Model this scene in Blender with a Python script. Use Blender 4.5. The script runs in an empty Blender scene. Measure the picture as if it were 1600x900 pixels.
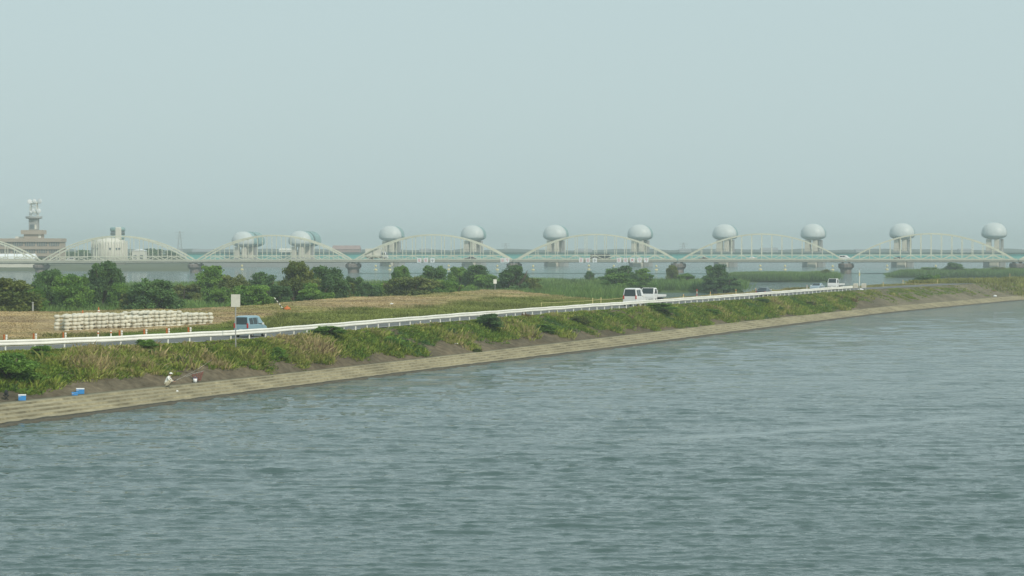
import bpy, math, random
import numpy as np
from mathutils import Vector, Matrix
R = math.radians
F, HX, HY, CH = 3500.0, 800.0, 388.0, 11.0      # focal (photo px), horizon row, eye height above the water
sc = bpy.context.scene
C = sc.collection
# ------------------------------------------------------------------ camera, world, sun, exposure
cd = bpy.data.cameras.new('camera'); cam = bpy.data.objects.new('camera', cd); C.objects.link(cam)
cd.sensor_width = 36; cd.lens = 36 * F / 1600; cd.clip_start = 1; cd.clip_end = 20000
cam.location = (0, 0, CH); cam.rotation_euler = (R(90) - math.atan(62 / F), 0, 0)
sc.camera = cam
SUN_EL, SUN_AZ = R(40), math.atan2(.62, -.78)
w = bpy.data.worlds.new('World'); sc.world = w; w.use_nodes = True
nt = w.node_tree; bg = nt.nodes['Background']
sky = nt.nodes.new('ShaderNodeTexSky'); sky.sky_type = 'NISHITA'; sky.sun_disc = False
sky.sun_elevation = SUN_EL; sky.sun_rotation = SUN_AZ; sky.dust_density = 3; sky.air_density = 1.2
mx = nt.nodes.new('ShaderNodeMix'); mx.data_type = 'RGBA'; mx.inputs[0].default_value = .88
nt.links.new(sky.outputs[0], mx.inputs[6]); mx.inputs[7].default_value = (5.55, 6.95, 7.15, 1)   # milky summer veil over the blue
nt.links.new(mx.outputs[2], bg.inputs[0]); bg.inputs[1].default_value = .1
sd = bpy.data.lights.new('sun', 'SUN'); sd.energy = 2.6; sd.angle = R(1.5); sd.color = (1, .93, .80)
so = bpy.data.objects.new('sun', sd); C.objects.link(so)
sv = Vector((math.sin(SUN_AZ) * math.cos(SUN_EL), math.cos(SUN_AZ) * math.cos(SUN_EL), math.sin(SUN_EL)))
so.rotation_euler = sv.to_track_quat('Z', 'Y').to_euler()
sc.view_settings.view_transform = 'Standard'; sc.view_settings.look = 'None'; sc.view_settings.exposure = 0; sc.view_settings.gamma = 1
sc.render.engine = 'CYCLES'; sc.cycles.max_bounces = 5; sc.cycles.volume_bounces = 1; sc.cycles.transparent_max_bounces = 4
sc.cycles.caustics_reflective = False; sc.cycles.caustics_refractive = False
rng = np.random.default_rng(7); random.seed(7)
# ------------------------------------------------------------------ helpers
def at(px, Y, py=None, z=None):
    X = (px - HX) / F * Y
    if z is None: z = CH - (py - HY) / F * Y
    return Vector((X, Y, z))
def gp(px, py, z):                      # ground point seen at a pixel when its height is z
    Y = F * (CH - z) / (py - HY); return Vector(((px - HX) / F * Y, Y, z))
def tag(o, label=None, cat=None, group=None, kind=None):
    if label: o['label'] = label
    if cat: o['category'] = cat
    if group: o['group'] = group
    if kind: o['kind'] = kind
    return o
def empty(name, loc=(0, 0, 0), rz=0):
    o = bpy.data.objects.new(name, None); C.objects.link(o); o.location = loc; o.rotation_euler = (0, 0, rz); o.empty_display_size = .3
    return o
def copy_tree(o, parent=None):
    c = o.copy(); C.objects.link(c)
    if parent: c.parent = parent
    for ch in list(o.children): copy_tree(ch, c)
    return c
def link(name, me, m, parent=None, smooth=False):
    for x in (m if isinstance(m, (list, tuple)) else [m]): me.materials.append(x)
    if smooth: me.polygons.foreach_set('use_smooth', [True] * len(me.polygons))
    o = bpy.data.objects.new(name, me); C.objects.link(o)
    if parent: o.parent = parent
    return o
def quads(name, V, col, m, parent=None):          # V (N,4,3), col (N,3)
    N = len(V); me = bpy.data.meshes.new(name)
    me.vertices.add(N * 4); me.loops.add(N * 4); me.polygons.add(N)
    me.vertices.foreach_set('co', np.ascontiguousarray(V, dtype=np.float32).ravel())
    me.loops.foreach_set('vertex_index', np.arange(N * 4, dtype=np.int32))
    me.polygons.foreach_set('loop_start', np.arange(0, N * 4, 4, dtype=np.int32))
    a = me.attributes.new('Col', 'FLOAT_COLOR', 'POINT')
    c = np.ones((N, 4, 4), dtype=np.float32); c[:, :, :3] = col[:, None, :]
    a.data.foreach_set('color', c.ravel()); me.update(calc_edges=True)
    return link(name, me, m, parent)
def grid(name, P, col, m, parent=None, smooth=True, flip=False):    # P (r,c,3)
    r, c = P.shape[:2]; me = bpy.data.meshes.new(name)
    i = np.arange(r * c).reshape(r, c)
    q = np.stack([i[:-1, :-1], i[:-1, 1:], i[1:, 1:], i[1:, :-1]], -1).reshape(-1, 4)
    if flip: q = q[:, ::-1]
    me.vertices.add(r * c); me.loops.add(len(q) * 4); me.polygons.add(len(q))
    me.vertices.foreach_set('co', np.ascontiguousarray(P, dtype=np.float32).ravel())
    me.loops.foreach_set('vertex_index', np.ascontiguousarray(q, dtype=np.int32).ravel())
    me.polygons.foreach_set('loop_start', np.arange(0, len(q) * 4, 4, dtype=np.int32))
    if col is not None:
        a = me.attributes.new('Col', 'FLOAT_COLOR', 'POINT'); cc = np.ones((r * c, 4), dtype=np.float32); cc[:, :3] = col.reshape(-1, 3)
        a.data.foreach_set('color', cc.ravel())
    me.update(calc_edges=True)
    return link(name, me, m, parent, smooth)
class MB:
    def __init__(s): s.v = []; s.f = []
    def add(s, v, f):
        k = len(s.v); s.v += [tuple(x) for x in v]; s.f += [tuple(i + k for i in q) for q in f]; return s
    def box(s, c, d, rz=0, top=1.0, topy=None):
        topy = top if topy is None else topy
        cs, sn = math.cos(rz), math.sin(rz); v = []
        for z, t, ty in ((-.5, 1, 1), (.5, top, topy)):
            for x, y in ((-.5, -.5), (.5, -.5), (.5, .5), (-.5, .5)):
                x *= d[0] * t; y *= d[1] * ty
                v.append((c[0] + x * cs - y * sn, c[1] + x * sn + y * cs, c[2] + z * d[2]))
        return s.add(v, [(3, 2, 1, 0), (4, 5, 6, 7), (0, 1, 5, 4), (1, 2, 6, 5), (2, 3, 7, 6), (3, 0, 4, 7)])
    def bar(s, a, b, wd, ht=None):
        ht = ht or wd; a = Vector(a); b = Vector(b); d = (b - a).normalized()
        u = d.cross(Vector((0, 0, 1)))
        u = Vector((1, 0, 0)) if u.length < 1e-4 else u.normalized()
        n = u.cross(d); v = []
        for p in (a, b):
            for i, j in ((-1, -1), (1, -1), (1, 1), (-1, 1)): v.append(p + u * wd * .5 * i + n * ht * .5 * j)
        return s.add(v, [(3, 2, 1, 0), (4, 5, 6, 7), (0, 1, 5, 4), (1, 2, 6, 5), (2, 3, 7, 6), (3, 0, 4, 7)])
    def tube(s, pts, rad, n=8):
        pts = [Vector(p) for p in pts]; rad = rad if isinstance(rad, (list, tuple)) else [rad] * len(pts); v = []; f = []
        for i, p in enumerate(pts):
            d = (pts[min(i + 1, len(pts) - 1)] - pts[max(i - 1, 0)]).normalized()
            u = d.cross(Vector((.01, .02, 1)) if abs(d.z) < .95 else Vector((1, 0, 0))).normalized(); k = u.cross(d)
            for j in range(n):
                t = 2 * math.pi * j / n; v.append(p + (u * math.cos(t) + k * math.sin(t)) * rad[i])
        for i in range(len(pts) - 1):
            for j in range(n): f.append((i * n + j, i * n + (j + 1) % n, (i + 1) * n + (j + 1) % n, (i + 1) * n + j))
        f.append(tuple(range(n))[::-1]); f.append(tuple((len(pts) - 1) * n + j for j in range(n)))
        return s.add(v, f)
    def lathe(s, c, prof, n=24, sx=1, sy=1):
        v = []; f = []
        for r_, z in prof:
            for j in range(n):
                t = 2 * math.pi * j / n; v.append((c[0] + r_ * sx * math.cos(t), c[1] + r_ * sy * math.sin(t), c[2] + z))
        for i in range(len(prof) - 1):
            for j in range(n): f.append((i * n + j, i * n + (j + 1) % n, (i + 1) * n + (j + 1) % n, (i + 1) * n + j))
        f.append(tuple(range(n))[::-1]); f.append(tuple((len(prof) - 1) * n + j for j in range(n)))
        return s.add(v, f)
    def build(s, name, m, parent=None, smooth=False, bevel=0):
        me = bpy.data.meshes.new(name); me.from_pydata(s.v, [], s.f); me.update()
        o = link(name, me, m, parent, smooth)
        if bevel:
            b = o.modifiers.new('bevel', 'BEVEL'); b.width = bevel; b.segments = 2; b.limit_method = 'ANGLE'; b.angle_limit = R(40)
        return o
def mat(name, col=None, rough=.6, var=.12, scale=3, metal=0, bump=0, attr=False, spec=.5, var2=0, scale2=.05, trans=0, coat=0, obj=True):
    m = bpy.data.materials.new(name); m.use_nodes = True; t = m.node_tree; b = t.nodes['Principled BSDF']
    b.inputs['Roughness'].default_value = rough; b.inputs['Metallic'].default_value = metal; b.inputs['Specular IOR Level'].default_value = spec
    if coat: b.inputs['Coat Weight'].default_value = coat
    tc = t.nodes.new('ShaderNodeTexCoord'); vec = tc.outputs['Object'] if obj else None
    if not obj:
        g = t.nodes.new('ShaderNodeNewGeometry'); vec = g.outputs['Position']
    n = t.nodes.new('ShaderNodeTexNoise'); n.inputs['Scale'].default_value = scale; n.inputs['Detail'].default_value = 6; n.inputs['Roughness'].default_value = .65
    t.links.new(vec, n.inputs['Vector'])
    mr = t.nodes.new('ShaderNodeMapRange'); mr.inputs[1].default_value = .3; mr.inputs[2].default_value = .7
    mr.inputs[3].default_value = 1 - var; mr.inputs[4].default_value = 1 + var; t.links.new(n.outputs[0], mr.inputs[0])
    fac = mr.outputs[0]
    if var2:
        n2 = t.nodes.new('ShaderNodeTexNoise'); n2.inputs['Scale'].default_value = scale2; n2.inputs['Detail'].default_value = 4; t.links.new(vec, n2.inputs['Vector'])
        m2 = t.nodes.new('ShaderNodeMapRange'); m2.inputs[1].default_value = .35; m2.inputs[2].default_value = .65
        m2.inputs[3].default_value = 1 - var2; m2.inputs[4].default_value = 1 + var2; t.links.new(n2.outputs[0], m2.inputs[0])
        mm = t.nodes.new('ShaderNodeMath'); mm.operation = 'MULTIPLY'; t.links.new(fac, mm.inputs[0]); t.links.new(m2.outputs[0], mm.inputs[1]); fac = mm.outputs[0]
    vm = t.nodes.new('ShaderNodeVectorMath'); vm.operation = 'SCALE'; t.links.new(fac, vm.inputs['Scale'])
    if attr:
        a = t.nodes.new('ShaderNodeAttribute'); a.attribute_name = 'Col'; t.links.new(a.outputs['Color'], vm.inputs[0])
    else: vm.inputs[0].default_value = col[:3]
    t.links.new(vm.outputs[0], b.inputs['Base Color'])
    if bump:
        bn = t.nodes.new('ShaderNodeBump'); bn.inputs['Strength'].default_value = min(1, bump * 4); bn.inputs['Distance'].default_value = bump; t.links.new(n.outputs[0], bn.inputs['Height']); t.links.new(bn.outputs[0], b.inputs['Normal'])
    if trans:
        tr = t.nodes.new('ShaderNodeBsdfTranslucent'); t.links.new(vm.outputs[0], tr.inputs[0])
        ms = t.nodes.new('ShaderNodeMixShader'); ms.inputs[0].default_value = trans
        out = [x for x in t.nodes if x.type == 'OUTPUT_MATERIAL'][0]
        t.links.new(b.outputs[0], ms.inputs[1]); t.links.new(tr.outputs[0], ms.inputs[2]); t.links.new(ms.outputs[0], out.inputs[0])
    return m
def vnoise(x, y, s, seed=0):            # cheap smooth value noise, about -1..1
    r_ = np.random.default_rng(seed); T = r_.random((64, 64)); x = np.asarray(x) / s + 1000; y = np.asarray(y) / s + 1000
    xi = np.floor(x).astype(int); yi = np.floor(y).astype(int); fx = x - xi; fy = y - yi; fx = fx * fx * (3 - 2 * fx); fy = fy * fy * (3 - 2 * fy)
    g = lambda a, b: T[a % 64, b % 64]
    return 2 * ((g(xi, yi) * (1 - fx) + g(xi + 1, yi) * fx) * (1 - fy) + (g(xi, yi + 1) * (1 - fx) + g(xi + 1, yi + 1) * fx) * fy) - 1
def fbm(x, y, s, seed=0, o=3):
    return sum(vnoise(x, y, s / 2 ** k, seed + k) * .5 ** k for k in range(o)) / (2 - .5 ** (o - 1))
# ------------------------------------------------------------------ curves of the bank, as depth over view column
PXS = np.arange(-1400, 3001, 5.0)
def curve(pts, z):
    x, y = zip(*pts); d = np.interp(PXS, x, [b - HY for b in y])
    k = np.exp(-(np.arange(-24, 25) * 5 / 45.) ** 2); k /= k.sum(); p = np.pad(d, 24, mode='reflect', reflect_type='odd')
    return F * (CH - z) / np.convolve(p, k, 'valid')
Yw_ = curve([(-1400, 858), (-400, 722), (0, 668), (400, 614), (700, 576), (960, 545), (1160, 518.6), (1380, 490), (1600, 468.7), (2000, 448), (3000, 428)], 0)
Yb_ = curve([(-1400, 795), (-400, 673), (0, 629), (400, 588), (700, 555), (960, 525.3), (1160, 502), (1380, 479), (1600, 460.7), (2000, 442), (3000, 423)], .85)
Yr_ = curve([(-1400, 603), (-400, 553), (0, 532.5), (200, 525), (400, 514.6), (700, 491), (860, 479.5), (1120, 462), (1334, 446.5), (1420, 442.5), (1600, 433.5), (2000, 424), (3000, 412)], 4.25)
def offs(Y, d):
    X = (PXS - HX) / F * Y; tx = np.gradient(X); ty = np.gradient(Y); l = np.hypot(tx, ty)
    X2 = X - ty / l * d; Y2 = Y + tx / l * d; p = HX + F * X2 / Y2; o = np.argsort(p)
    return np.interp(PXS, p[o], Y2[o])
Ysh_ = offs(Yr_, -.7); Yn_ = offs(Yr_, .5); Yf_ = offs(Yr_, 7.0); Yv_ = offs(Yr_, 13)
fn = lambda A: (lambda p: np.interp(p, PXS, A))
Yw, Yb, Yr, Ysh, Yn, Yf, Yv = map(fn, (Yw_, Yb_, Yr_, Ysh_, Yn_, Yf_, Yv_))
ROADZ = 3.45
crest_y = lambda p: np.interp(p, [-1400, 0, 100, 200, 340, 400, 450, 500, 560, 640, 700, 755, 795, 840, 880, 930, 975, 1100, 3000], [500, 487, 487.5, 486, 480, 477, 471, 467.5, 464.5, 462, 457.5, 453, 453, 458.5, 464, 468, 469, 461, 461])
crest_z = lambda p: np.interp(p, [-1400, 0, 400, 780, 860, 930, 975, 1600, 3000], [4.0, 4.0, 4.2, 4.3, 3.9, 3.5, 3.45, 3.4, 3.4])
Yc = lambda p: np.maximum(np.where(p < 975, F * (CH - crest_z(p)) / (crest_y(p) - HY), 0), Yv(p))
Ys = lambda p: np.interp(p, [-1400, 0, 100, 200, 560, 860, 1000, 1115, 1150, 1163, 1172, 1405, 1425, 1700, 3000], [420, 520, 560, 600, 605, 665, 645, 635, 600, 560, 0, 0, 470, 880, 1100])
def Hland(p, Y, rough=True):
    p = np.asarray(p, float); Y = np.asarray(Y, float); X = (p - HX) / F * Y
    yw, yb, ys_, yf, yv, yc = Yw(p), Yb(p), Ysh(p), Yf(p), Yv(p), Yc(p)
    toe = yc + np.where(p < 975, 26, 16); sh = np.maximum(Ys(p), toe + 8)
    pond0 = toe + 6; pond1 = np.interp(p, [930, 975, 1100, 1160, 1172], [0, 560, 560, 560, 0])
    z = np.full(np.broadcast(p, Y).shape, -2.5)
    def seg(a, b, za, zb):
        t = np.clip((Y - a) / np.maximum(b - a, .01), 0, 1); mk = (Y >= a) & (Y < b); z[mk] = (za + (zb - za) * t)[mk] if np.ndim(za + (zb - za) * t) else za
    o = np.zeros_like(z)
    seg(yw - 14, yw, o - 2.5, o - .35); seg(yw, yb, o - .35, o + .62); seg(yb, ys_, o + .70, o + ROADZ - .05)
    seg(ys_, yf + .2, o + ROADZ - .04, o + ROADZ - .04); seg(yf + .2, yv, o + ROADZ - .04, o + np.where(p < 975, 3.35, 3.4))
    seg(yv, yc, o + 3.35, o + crest_z(p)); lowz = np.where(p < 975, 1.1, .5)
    seg(yc, toe, o + crest_z(p), o + lowz); seg(toe, sh, o + lowz, o + .35); seg(sh, sh + 12, o + .35, o - 2.5)
    mk = (p > 975) & (p < 1172) & (Y > toe) & (Y < 560); z[mk] = -1.2
    mk = (p > 880) & (p < 918) & (Y > 560) & (Y < 640); z[mk] = -.6
    isl = (p > 1120) & (p < 1303) & (Y > 726) & (Y < 775); z[isl] = .3
    pen = (p > 1385) & (Y > 835) & (Y < 900); z[pen] = .3
    if rough:
        fld = (Y > yf + 2) & (Y < sh); z[fld] += (.16 * fbm(X, Y, 9, 3) + .10 * fbm(X, Y, 2.2, 5))[fld]
        slp = (Y > yb) & (Y < ys_); z[slp] += (.14 * fbm(X, Y, 3.0, 8) + .07 * fbm(X, Y, .7, 9))[slp] * np.clip((Y - yb) / 2, 0, 1)[slp]
    return z
def ground_z(X, Y): return float(Hland(np.array([HX + F * X / Y]), np.array([Y]))[0])
def gz(px, Y): return float(Hland(np.array([float(px)]), np.array([float(Y)]))[0])
# ------------------------------------------------------------------ materials
M = {}
M['ground'] = mat('ground', attr=True, rough=1, var=.38, scale=1.6, bump=.08, spec=.0, var2=.16, scale2=.12)
M['leaf'] = mat('leaf', attr=True, rough=.75, var=.25, scale=.9, spec=.15, trans=.3)
M['reed'] = mat('reed', attr=True, rough=.8, var=.22, scale=.15, spec=.1, trans=.25)
M['bark'] = mat('bark', (.12, .09, .065), .9, .3, 6, bump=.02)
M['concrete'] = mat('concrete', (.30, .272, .185), .9, .28, 1.4, spec=.1, bump=.01, var2=.12, scale2=.15, obj=False)
M['riser_shade'] = mat('shade_toned_riser', (.25, .222, .14), .9, .35, 2.2, spec=.1, obj=False, var2=.3, scale2=.3)  # shade of the step risers put into their colour
M['wet'] = mat('wet_concrete', (.105, .095, .07), .8, .3, 3, spec=.1, obj=False)
M['asphalt'] = mat('asphalt', (.13, .135, .13), .9, .12, 3, var2=.1, scale2=.2, obj=False)
M['paint'] = mat('road_paint', (.7, .7, .66), .7, .15, 4)
M['white'] = mat('white_paint', (.84, .83, .77), .55, .05, 2, var2=.05, scale2=.5)
M['orange'] = mat('orange_paint', (.55, .15, .03), .6, .2, 8)
M['red'] = mat('red_paint', (.62, .06, .05), .6, .1, 8)
M['signback'] = mat('sign_panel', (.62, .61, .53), .5, .08, 3)
M['galv'] = mat('galvanised', (.42, .42, .40), .5, .1, 5, metal=.3)
M['block'] = mat('block_concrete', (.62, .60, .50), .85, .10, 3, bump=.02, var2=.10, scale2=.6, obj=False)
M['steel'] = mat('cream_steel', (.66, .66, .53), .55, .1, .3, var2=.08, scale2=.05)
M['deck'] = mat('deck_grey', (.20, .22, .20), .7, .12, .3)
M['rail'] = mat('railing_cream', (.52, .52, .43), .6, .1, .5)
M['pier'] = mat('pier_masonry', (.19, .165, .15), .9, .4, .6, bump=.1)
M['teal'] = mat('teal_girder', (.16, .50, .46), .55, .08, .1)
M['tealdark'] = mat('parapet', (.09, .15, .14), .7, .1, .2)
M['shell'] = mat('shell_panel', (.55, .60, .60), .45, .04, .3, spec=.4)
M['rib'] = mat('shell_ribbed', (.25, .40, .40), .5, .1, .4)
M['dark'] = mat('dark_gap', (.04, .06, .06), .7, .1, .5)
M['pillar'] = mat('pillar_concrete', (.62, .58, .48), .8, .08, .3, var2=.08, scale2=.1)
M['greyc'] = mat('grey_concrete', (.33, .34, .33), .8, .12, .3)
M['brick'] = mat('brown_tile', (.40, .335, .27), .8, .08, .3)
M['win'] = mat('window_glass', (.13, .16, .17), .2, .3, .3)
M['bwhite'] = mat('building_white', (.68, .66, .58), .7, .06, .3)
M['pink'] = mat('pinkish_wall', (.33, .23, .21), .8, .1, .2)
M['roofg'] = mat('roof_grey', (.25, .26, .26), .7, .1, .3)
M['glass'] = mat('car_glass', (.025, .04, .045), .12, .1, 2, spec=.6)
M['carblue'] = mat('car_light_blue', (.27, .43, .50), .3, .03, 1, coat=.6, metal=.2)
M['carwhite'] = mat('car_white', (.80, .80, .79), .3, .03, 1, coat=.5)
M['cardark'] = mat('car_dark', (.03, .045, .065), .3, .05, 1, coat=.6)
M['carsilver'] = mat('car_silver', (.36, .45, .52), .3, .05, 1, metal=.4, coat=.5)
M['tyre'] = mat('tyre', (.02, .02, .02), .9, .1, 10)
M['rim'] = mat('rim', (.5, .5, .5), .35, .05, 5, metal=.7)
M['lred'] = mat('tail_lamp', (.5, .03, .02), .3, .05, 5)
M['lclear'] = mat('head_lamp', (.75, .75, .72), .2, .05, 5)
M['plate'] = mat('number_plate', (.8, .8, .75), .5, .05, 5)
M['blue'] = mat('blue_plastic', (.05, .27, .62), .4, .06, 4)
M['lid'] = mat('white_plastic', (.85, .87, .88), .4, .04, 4)
M['skin'] = mat('skin', (.42, .25, .17), .6, .05, 4)
M['shirt'] = mat('white_cloth', (.84, .84, .80), .9, .06, 9)
M['trouser'] = mat('cream_cloth', (.66, .61, .46), .9, .06, 9)
M['hair'] = mat('dark_hair', (.02, .017, .015), .7, .1, 9)
M['net'] = mat('red_mesh', (.26, .11, .09), .9, .1, 9)
M['yellow'] = mat('yellow_paint', (.70, .62, .30), .6, .1, 5)
M['black'] = mat('black_cloth', (.025, .027, .03), .9, .1, 5)
M['farland'] = mat('far_land', attr=True, rough=.95, var=.2, scale=.02, obj=False)
# ------------------------------------------------------------------ water
def build_water():
    cols = np.concatenate([np.linspace(-1400, -80, 40), np.arange(-60, 1661, 2.3), np.linspace(1680, 3000, 40)])
    dys = np.concatenate([np.geomspace(2400, 565, 24), np.arange(560, 70, -.72), np.geomspace(69.5, 6.45, 110)])
    Pp, D = np.meshgrid(cols, dys); Y = F * CH / D; X = (Pp - HX) / F * Y
    cy = Y * Y / (F * CH) * 1.0; cx = 2.3 * Y / F
    r_ = np.random.default_rng(3); Z = np.zeros_like(X)
    wx = X + .5 * fbm(X, Y, 9, 21); wy = Y + .55 * fbm(X * .6, Y, 7, 25)
    for lam in np.geomspace(.36, 9, 70):
        th = R(88) + r_.normal(0, .42 if lam < 1.5 else .26); kx, ky = math.cos(th), math.sin(th); k = 2 * math.pi / lam
        res = np.clip(lam / (2.2 * (abs(ky) * cy + abs(kx) * cx)) - .5, 0, 1)
        env = np.clip(.10 + 1.25 * (vnoise(X * .7, Y, lam * 2.2, int(lam * 37)) * .5 + .5), 0, 1.3) ** 1.5
        a = .0066 * lam ** .9 * (1.0 if lam < 1.0 else (1.0 / lam) ** .95)
        ps = k * (wx * kx + wy * ky) + r_.random() * 6.28; Z += a * .62 * env * res * (np.sin(ps) + .40 * np.sin(2 * ps) + .15 * np.sin(3 * ps))
    calm = .8 + .38 * fbm(X * .35 + Y * .12, Y, 16, 40)
    # a slick line drifting over the surface, and two fainter ones
    def slick(a, b, wd):
        (x0, y0), (x1, y1) = a, b; dx, dy = x1 - x0, y1 - y0; L = math.hypot(dx, dy)
        t = ((X - x0) * dx + (Y - y0) * dy) / L / L; d = ((X - x0) * dy - (Y - y0) * dx) / L + .9 * fbm(X, Y, 7, 61) + .25 * fbm(X, Y, 1.5, 64)
        return np.exp(-(d / wd) ** 2) * np.clip(t * 5 + .3, 0, 1) * np.clip((1 - t) * 4 + .3, 0, 1)
    g = lambda px, py: tuple(gp(px, py, 0)[:2])
    S = slick(g(1000, 690), g(1580, 648), 1.0) + .55 * slick(g(860, 612), g(1180, 596), 1.2) + .45 * slick(g(1250, 590), g(1640, 575), 1.6) + .4 * slick(g(500, 660), g(900, 640), 1.2)
    S = np.clip(S, 0, 1)
    Z *= calm * (1 - .85 * S) * 2.35
    far = np.clip((900 - Y) / 300, 0, 1); Z = Z * far * (1 + np.clip((Y - 90) / 260, 0, 1.1))
    col = np.stack([S, calm, np.clip(Y / 110, 1, 4.5)], -1)
    m = bpy.data.materials.new('river_water'); m.use_nodes = True; t = m.node_tree; b = t.nodes['Principled BSDF']
    b.inputs['IOR'].default_value = 1.333; b.inputs['Roughness'].default_value = .07
    gm = t.nodes.new('ShaderNodeNewGeometry'); mp = t.nodes.new('ShaderNodeMapping'); mp.inputs['Scale'].default_value = (.62, 1.0, 1); t.links.new(gm.outputs['Position'], mp.inputs[0])
    at_ = t.nodes.new('ShaderNodeAttribute'); at_.attribute_name = 'Col'; sp = t.nodes.new('ShaderNodeSeparateColor'); t.links.new(at_.outputs['Color'], sp.inputs[0])
    pm = t.nodes.new('ShaderNodeMapping'); pm.inputs['Scale'].default_value = (.06, .17, 1); t.links.new(gm.outputs['Position'], pm.inputs[0])
    pn = t.nodes.new('ShaderNodeTexNoise'); pn.inputs['Scale'].default_value = 1; pn.inputs['Detail'].default_value = 5; pn.inputs['Roughness'].default_value = .75; t.links.new(pm.outputs[0], pn.inputs['Vector'])
    pr_ = t.nodes.new('ShaderNodeMapRange'); pr_.inputs[1].default_value = .36; pr_.inputs[2].default_value = .66; pr_.inputs[3].default_value = .5; pr_.inputs[4].default_value = 1.4; t.links.new(pn.outputs[0], pr_.inputs[0])
    prev = None
    for sc_, st, dist in ((.35, .8, .34), (1.3, .9, .15), (4.6, .8, .04)):
        n = t.nodes.new('ShaderNodeTexNoise'); n.inputs['Scale'].default_value = sc_; n.inputs['Detail'].default_value = 4; n.inputs['Distortion'].default_value = .2; t.links.new(mp.outputs[0], n.inputs['Vector'])
        bn = t.nodes.new('ShaderNodeBump'); bn.inputs['Strength'].default_value = st; bn.inputs['Distance'].default_value = dist; t.links.new(n.outputs[0], bn.inputs['Height'])
        ml = t.nodes.new('ShaderNodeMath'); ml.operation = 'MULTIPLY_ADD'; ml.inputs[1].default_value = -.8 * st; ml.inputs[2].default_value = st; t.links.new(sp.outputs[0], ml.inputs[0]); m3 = t.nodes.new('ShaderNodeMath'); m3.operation = 'MULTIPLY'; t.links.new(ml.outputs[0], m3.inputs[0]); t.links.new(pr_.outputs[0], m3.inputs[1]); t.links.new(m3.outputs[0], bn.inputs['Strength'])
        if prev: t.links.new(prev.outputs[0], bn.inputs['Normal'])
        md = t.nodes.new('ShaderNodeMath'); md.operation = 'MULTIPLY'; md.inputs[1].default_value = dist; t.links.new(sp.outputs[2], md.inputs[0]); t.links.new(md.outputs[0], bn.inputs['Distance']); prev = bn
    t.links.new(prev.outputs[0], b.inputs['Normal'])
    cr = t.nodes.new('ShaderNodeTexNoise'); cr.inputs['Scale'].default_value = .03; cr.inputs['Detail'].default_value = 3; t.links.new(gm.outputs['Position'], cr.inputs['Vector'])
    mc = t.nodes.new('ShaderNodeMix'); mc.data_type = 'RGBA'; mc.inputs[6].default_value = (.050, .092, .088, 1); mc.inputs[7].default_value = (.068, .112, .106, 1)
    t.links.new(cr.outputs[0], mc.inputs[0]); t.links.new(mc.outputs[2], b.inputs['Base Color'])
    o = grid('river', np.stack([X, Y, Z], -1), col, m, flip=False); tag(o, kind='structure')
build_water()
bed = MB().box((0, 2950, -3.2), (5800, 6300, .4)).build('riverbed', mat('mud', (.07, .07, .06), .9)); tag(bed, kind='structure')
# ------------------------------------------------------------------ land
def srgb(r_, g, b): return np.array([((v / 255 + .055) / 1.055) ** 2.4 for v in (r_, g, b)])
DRY = np.array([.49, .385, .21]); DRY2 = np.array([.34, .26, .16]); GRN = np.array([.22, .25, .07]); RUB = np.array([.115, .10, .07]); SOIL = np.array([.17, .14, .095]); MARSH = np.array([.09, .135, .045])
def land_col(P, Y):
    X = (P - HX) / F * Y; n1 = fbm(X, Y, 14, 31); n2 = fbm(X, Y, 3.5, 34); n3 = fbm(X + Y * .2, Y * 2.2, 5, 38)
    c = np.zeros(P.shape + (3,)) + MARSH
    yb, ysh, yf, yv, yc = Yb(P), Ysh(P), Yf(P), Yv(P), Yc(P)
    mixc = lambda a, b, t: a[None, None] * (1 - t[..., None]) + b[None, None] * t[..., None] if a.ndim == 1 else a * (1 - t[..., None]) + b * t[..., None]
    fld = (Y > yf - .5) & (Y < yc + 30)
    base = mixc(DRY, DRY2, np.clip(.5 + 1.2 * n3, 0, 1))
    gt = np.clip(.5 + 1.6 * (n1 + .35 * n2) + np.interp(P, [0, 350, 500, 900, 975, 1200, 1600], [-.5, -.55, -.4, -.1, -.3, -.4, .1]), 0, 1)
    edge = 1 - np.clip((Y - yv) / np.maximum((yc - yv) * np.interp(P, [0, 330, 420, 700, 860, 940], [.15, .25, .45, .45, .75, .9]), 2) - .1 * n2, 0, 1)
    edge = np.where(P < 975, np.clip(edge * 2.2, 0, 1) * np.interp(P, [0, 80, 340], [.35, .6, .95]), .35)
    base = mixc(base, np.broadcast_to(GRN, base.shape), np.clip(gt * .55 + edge, 0, 1))
    c[fld] = base[fld]
    slp = (Y > yb - 1) & (Y <= yf); s = mixc(RUB, SOIL, np.clip(.4 + n2, 0, 1))
    s = mixc(s, np.broadcast_to(np.array([.20, .18, .13]), s.shape), np.clip((P - 1300) / 120, 0, 1) * .7)
    c[slp] = s[slp]
    return c
def build_land():
    cols = np.concatenate([np.arange(-1400, -60, 30.), np.arange(-60, 1660, 3.), np.arange(1660, 3001, 30.)])
    kn = [(lambda p: Yw(p) - 14, 3), (Yw, 3), (Yb, 22), (Ysh, 10), (lambda p: Yf(p) + .3, 8), (Yv, 36), (Yc, 14), (lambda p: Yc(p) + 28, 30), (lambda p: np.maximum(Ys(p), Yc(p) + 40) + 1, 6), (lambda p: np.maximum(Ys(p), Yc(p) + 40) + 16, 0)]
    rows = []
    for (a, n), (b, _) in zip(kn[:-1], kn[1:]):
        for i in range(n): rows.append(a(cols) * (1 - i / n) + b(cols) * i / n)
    rows.append(kn[-1][0](cols)); Y = np.array(rows); P = np.broadcast_to(cols, Y.shape).copy()
    Z = Hland(P, Y); X = (P - HX) / F * Y
    grid('ground', np.stack([X, Y, Z], -1), land_col(P, Y), M['ground'])['kind'] = 'structure'
build_land()
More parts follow.
